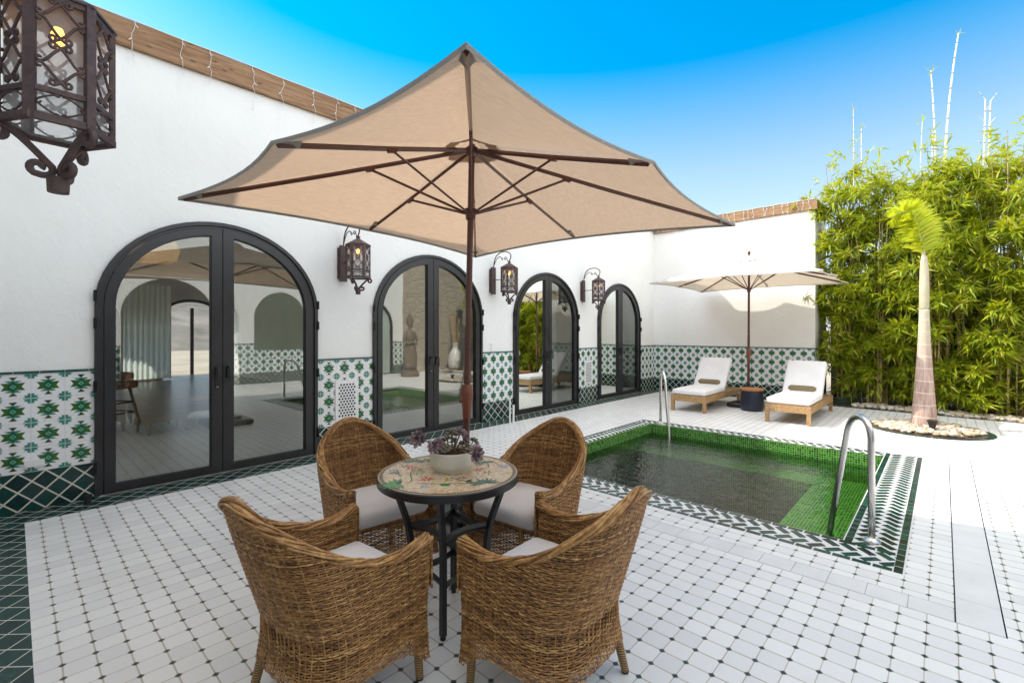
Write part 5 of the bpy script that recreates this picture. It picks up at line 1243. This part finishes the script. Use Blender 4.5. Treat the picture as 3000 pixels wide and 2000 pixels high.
# ================================================================== bamboo
def leaf_mesh(mb, P, D, L, Wd, rnd):
    """P base, D direction arrays (n,3)"""
    n = len(P); up = rnd.normal(size=(n, 3)) * .5 + np.array((0, 0, 1.0)); S = np.cross(D, up); S /= np.linalg.norm(S, axis=1, keepdims=True) + 1e-9; U = np.cross(S, D)
    L = L[:, None]; Wd = Wd[:, None]
    a = P; b = P + D * L * .30 + S * Wd + U * Wd * .35; c = P + D * L - np.array((0, 0, 1)) * L * .12; d = P + D * L * .30 - S * Wd + U * Wd * .35; e = P + D * L * .38
    V = np.stack([a, b, c, d, e], 1).reshape(-1, 3); F = []
    for i in range(n): o = 5 * i; F += [(o, o + 1, o + 4), (o + 1, o + 2, o + 4), (o, o + 4, o + 3), (o + 4, o + 2, o + 3)]
    mb.add(V, F)
def clusters(C, Dm, rnd, per=(5, 10)):
    Ps, Ds, Ls = [], [], []
    for c, d in zip(C, Dm):
        n = rnd.integers(*per); v = rnd.normal(size=(n, 3)) * .62 + d; v[:, 2] -= .12; v /= np.linalg.norm(v, axis=1, keepdims=True)
        Ps.append(np.repeat(c[None], n, 0) + rnd.normal(size=(n, 3)) * .018); Ds.append(v); Ls.append(rnd.uniform(.12, .24, n))
    return np.concatenate(Ps), np.concatenate(Ds), np.concatenate(Ls)
def bamboo(H, rad, seed, nl=820, bare=.45):
    rnd = np.random.default_rng(seed); r = thing("bamboo_clump", "x", "bamboo", group="bamboo clumps along the end of the patio")
    C, Dm = [], []
    nb = 13; tops = []
    for k in range(nb):
        a = rnd.uniform(0, 6.28); b0 = np.array((.16 * math.cos(a), .16 * math.sin(a), 0)); rr = rad * rnd.uniform(.15, .75); h = H * rnd.uniform(.72, 1.0)
        t = b0 + np.array((rr * math.cos(a + rnd.uniform(-.5, .5)), rr * math.sin(a), h)); P = bez(b0, b0 + (0, 0, h * .45), (b0 + t) / 2 + (0, 0, h * .3), t, 14); tops.append(P)
        mb = MB(); mb.tube(P, np.linspace(.016 * rnd.uniform(.8, 1.3), .004, 14), 6); mb.build("culm", 'culm', r)
    npl = int(nl / 17)
    for k in range(npl):
        P = tops[rnd.integers(nb)]; z = rnd.uniform(bare / H, 1.0); i = min(12, int(z * 13)); c = P[i] + (P[i + 1] - P[i]) * (z * 13 - i)
        a = rnd.uniform(0, 6.28); prof = rad * (.62 + .55 * math.sin(min(1, z * 1.2) * math.pi * .6)) * (1.0 if z < .86 else 1 - (z - .86) * 3.4); ro = prof * rnd.uniform(.35, 1.12)
        ctr = np.array((c[0] * .5 + math.cos(a) * ro, c[1] * .5 + math.sin(a) * ro, c[2])); od = np.array((math.cos(a), math.sin(a), rnd.uniform(-.1, .5))); sz = rnd.uniform(.13, .25)
        q = np.array((c[0] * .8, c[1] * .8, c[2] - .25)); 
        for j in range(17):
            g = rnd.normal(size=3) * np.array((1, 1, .55)) * sz * .48; g[2] -= .25 * (g[0] * g[0] + g[1] * g[1]) / sz
            C.append(ctr + g); Dm.append(od * .55 + g / sz * .8)
    # airy sprays at the top
    for k in range(46):
        P = tops[rnd.integers(nb)]; c = P[-1] + rnd.normal(size=3) * np.array((.16, .16, .14)); C.append(c); Dm.append(np.array((rnd.normal() * .5, rnd.normal() * .5, .5)))
    Ps, Ds, Ls = clusters(C, Dm, rnd); mb = MB(); leaf_mesh(mb, Ps, Ds, Ls, Ls * rnd.uniform(.07, .105, len(Ls)), rnd); mb.build("leaves", 'bleaf', r)
    return r
variants = [bamboo(5.45, .56, 11, 1500, .75), bamboo(4.8, .60, 12, 1450, .3), bamboo(3.75, .62, 13, 1200, .25), bamboo(4.8, .60, 14, 1450, .25)]
spots = [((11.80, 1.50), 0, 0), ((11.72, .98), 1, 40), ((11.85, .50), 2, 0), ((11.68, .12), 3, 0), ((11.76, -.36), 1, 150), ((11.70, -.82), 3, 200), ((11.85, -1.32), 2, 90)]
labs = ["tall bamboo clump touching the end of the white patio wall", "bamboo clump second from the white patio wall", "shorter bamboo clump in the dip left of the palm crown", "bamboo clump directly behind the palm trunk", "tall bamboo clump just right of the palm trunk", "dense bamboo clump below the forked bare canes", "bamboo clump at the right edge of the photo", "bamboo clump beyond the right edge of the photo, seen reflected", "second bamboo clump beyond the right edge of the photo", "bamboo clump against the stone wall"]
used = set()
for (x, y), v, rz in [(s[0], s[1], s[2]) for s in spots]:
    lab = labs[[s[0] for s in spots].index((x, y))]
    if v not in used: o = variants[v]; o.location = (x, y, 0); o.rotation_euler = (0, 0, R(rz)); o['label'] = lab; used.add(v)
    else: dup(variants[v], (x, y, 0), R(rz), lab)
# sprig over the wall and loose sprays at the right
rnd = np.random.default_rng(5)
def WP(px, py, dep): q = (Fv + Rv * ((px - 1500) / 1360)) * dep; return np.array((q[0], q[1], 1.44 + (975 - py) / 1360 * dep))
sprays = [(WP(2360, 868, 9.3), WP(2430, 800, 9.8), "bamboo sprig reaching over the white patio wall beside the cream umbrella", 1)]
for k, (px, py) in enumerate([(2975, 500), (2990, 560), (2965, 610), (2950, 470), (2995, 470)]): sprays.append((WP(px, py, 8.6), WP(px - 40, 780, 9.0), None, 2))
for i, (p, q, l, n) in enumerate(sprays):
    if i == 0 or i == 1:
        rt = thing("bamboo_spray", l or "thin loose bamboo branches against the sky at the right edge", "bamboo", tuple(q)); base = q
    mb = MB(); mb.tube(bez(q, q * .6 + p * .4 + (0, 0, .1), p * .8 + q * .2 + (0, 0, .1), p, 8), .005, 5); mb.build("twig", 'culm', rt, tuple(base))
    C = [p + rnd.normal(size=3) * .05 * (n > 1) for _ in range(n * 3)]; D_ = [np.array((0, 0, -.1)) for _ in C]
    if n > 1: 
        for t in (.2, .35, .5, .65, .8): C += [p * (1 - t) + q * t + rnd.normal(size=3) * .08]; D_ += [np.array((0, 0, .2))]
    Ps, Ds, Ls = clusters(C, D_, rnd, (3, 6)); mb = MB(); leaf_mesh(mb, Ps, Ds, Ls, Ls * .08, rnd); mb.build("leaves", 'bleaf', rt, tuple(base))
# tall bare canes
canes = [(2501, 560, 2500, 318, .013, "thin pale bare cane, leftmost above the bamboo"), (2524, 560, 2523, 376, .017, "short pale bare cane, second from the left above the bamboo"), (2696, 560, 2702, 355, .012, "thin pale bare cane left of the tallest pair above the bamboo"), (2731, 560, 2731, 382, .016, "short pale cane behind the second tallest one"), (2742, 560, 2727, 207, .021, "second tallest pale cane, leaning slightly left"), (2767, 560, 2808, 98, .026, "tallest yellow brown cane, leaning right at its tip")]
for k, (bx_, by_, tx, ty, rr_, l) in enumerate(canes):
    dep = 9.6 if bx_ < 2600 else 9.0; b = WP(bx_, by_, dep); t = WP(tx, ty, dep * 1.0); g = np.array((b[0], b[1], 0.))
    r = thing("bamboo_cane", l, "bamboo cane", (g[0], g[1], 0), group="bare canes rising above the bamboo")
    mid = (b + t) / 2; P = bez(b, b + (t - b) * .33 + np.array((b - t) * (1, 1, 0)) * .33, b + (t - b) * .66 + np.array((b - t) * (1, 1, 0)) * .3, t, 16)
    mb = MB(); rr_ = rr_ * (.8 if rr_ > .018 else .6); mb.tube(np.r_[[g], P], np.r_[[rr_ * 1.1], np.linspace(rr_, rr_ * .5, 16)], 7)
    for j in range(2, 16, 2): mb.lathe([(rr_ * .8, -.008), (rr_ * 1.15 * (1 - .03 * j), 0), (rr_ * .8, .008)], tuple(P[j]), 7)
    mb.build("culm", 'pcane', r, (g[0], g[1], 0))
    C = [t, t - (0, 0, .05)]; Ps, Ds, Ls = clusters(C, [np.array((0, 0, .8))] * 2, rnd, (2, 4)); mb = MB(); leaf_mesh(mb, Ps, Ds, Ls * .9, Ls * .06, rnd); mb.build("leaves", 'bleaf', r, (g[0], g[1], 0))
for k, (bx_, tx, ty, l) in enumerate([(2880, 2887, 292, "forked dead cane with bare side twigs, the left one of the pair"), (2892, 2902, 296, "forked dead cane with bare side twigs, the right one of the pair")]):
    dep = 8.7; b = WP(bx_, 560, dep); t = WP(tx, ty, dep); g = (b[0], b[1], 0)
    r = thing("bamboo_cane", l, "bamboo cane", g, group="bare canes rising above the bamboo")
    mb = MB(); mb.tube([np.array(g), b, (b + t) / 2, t], [.017, .016, .014, .009], 6); mb.build("culm", 'pcane', r, g)
    mb = MB()
    for j in range(7):
        q = b + (t - b) * (.25 + .75 * j / 6); s_ = 1 if (j + k) % 2 else -1; e = q + np.array((Rv[0] * s_ * .12, Rv[1] * s_ * .12, .06 + .03 * (j / 6) * 3)); mb.tube([q, e], [.006, .003], 5)
    mb.build("twigs", 'pcane', r, g)
print("objects", len(bpy.data.objects), "polys", sum(len(o.data.polygons) for o in bpy.data.objects if o.type == 'MESH'))
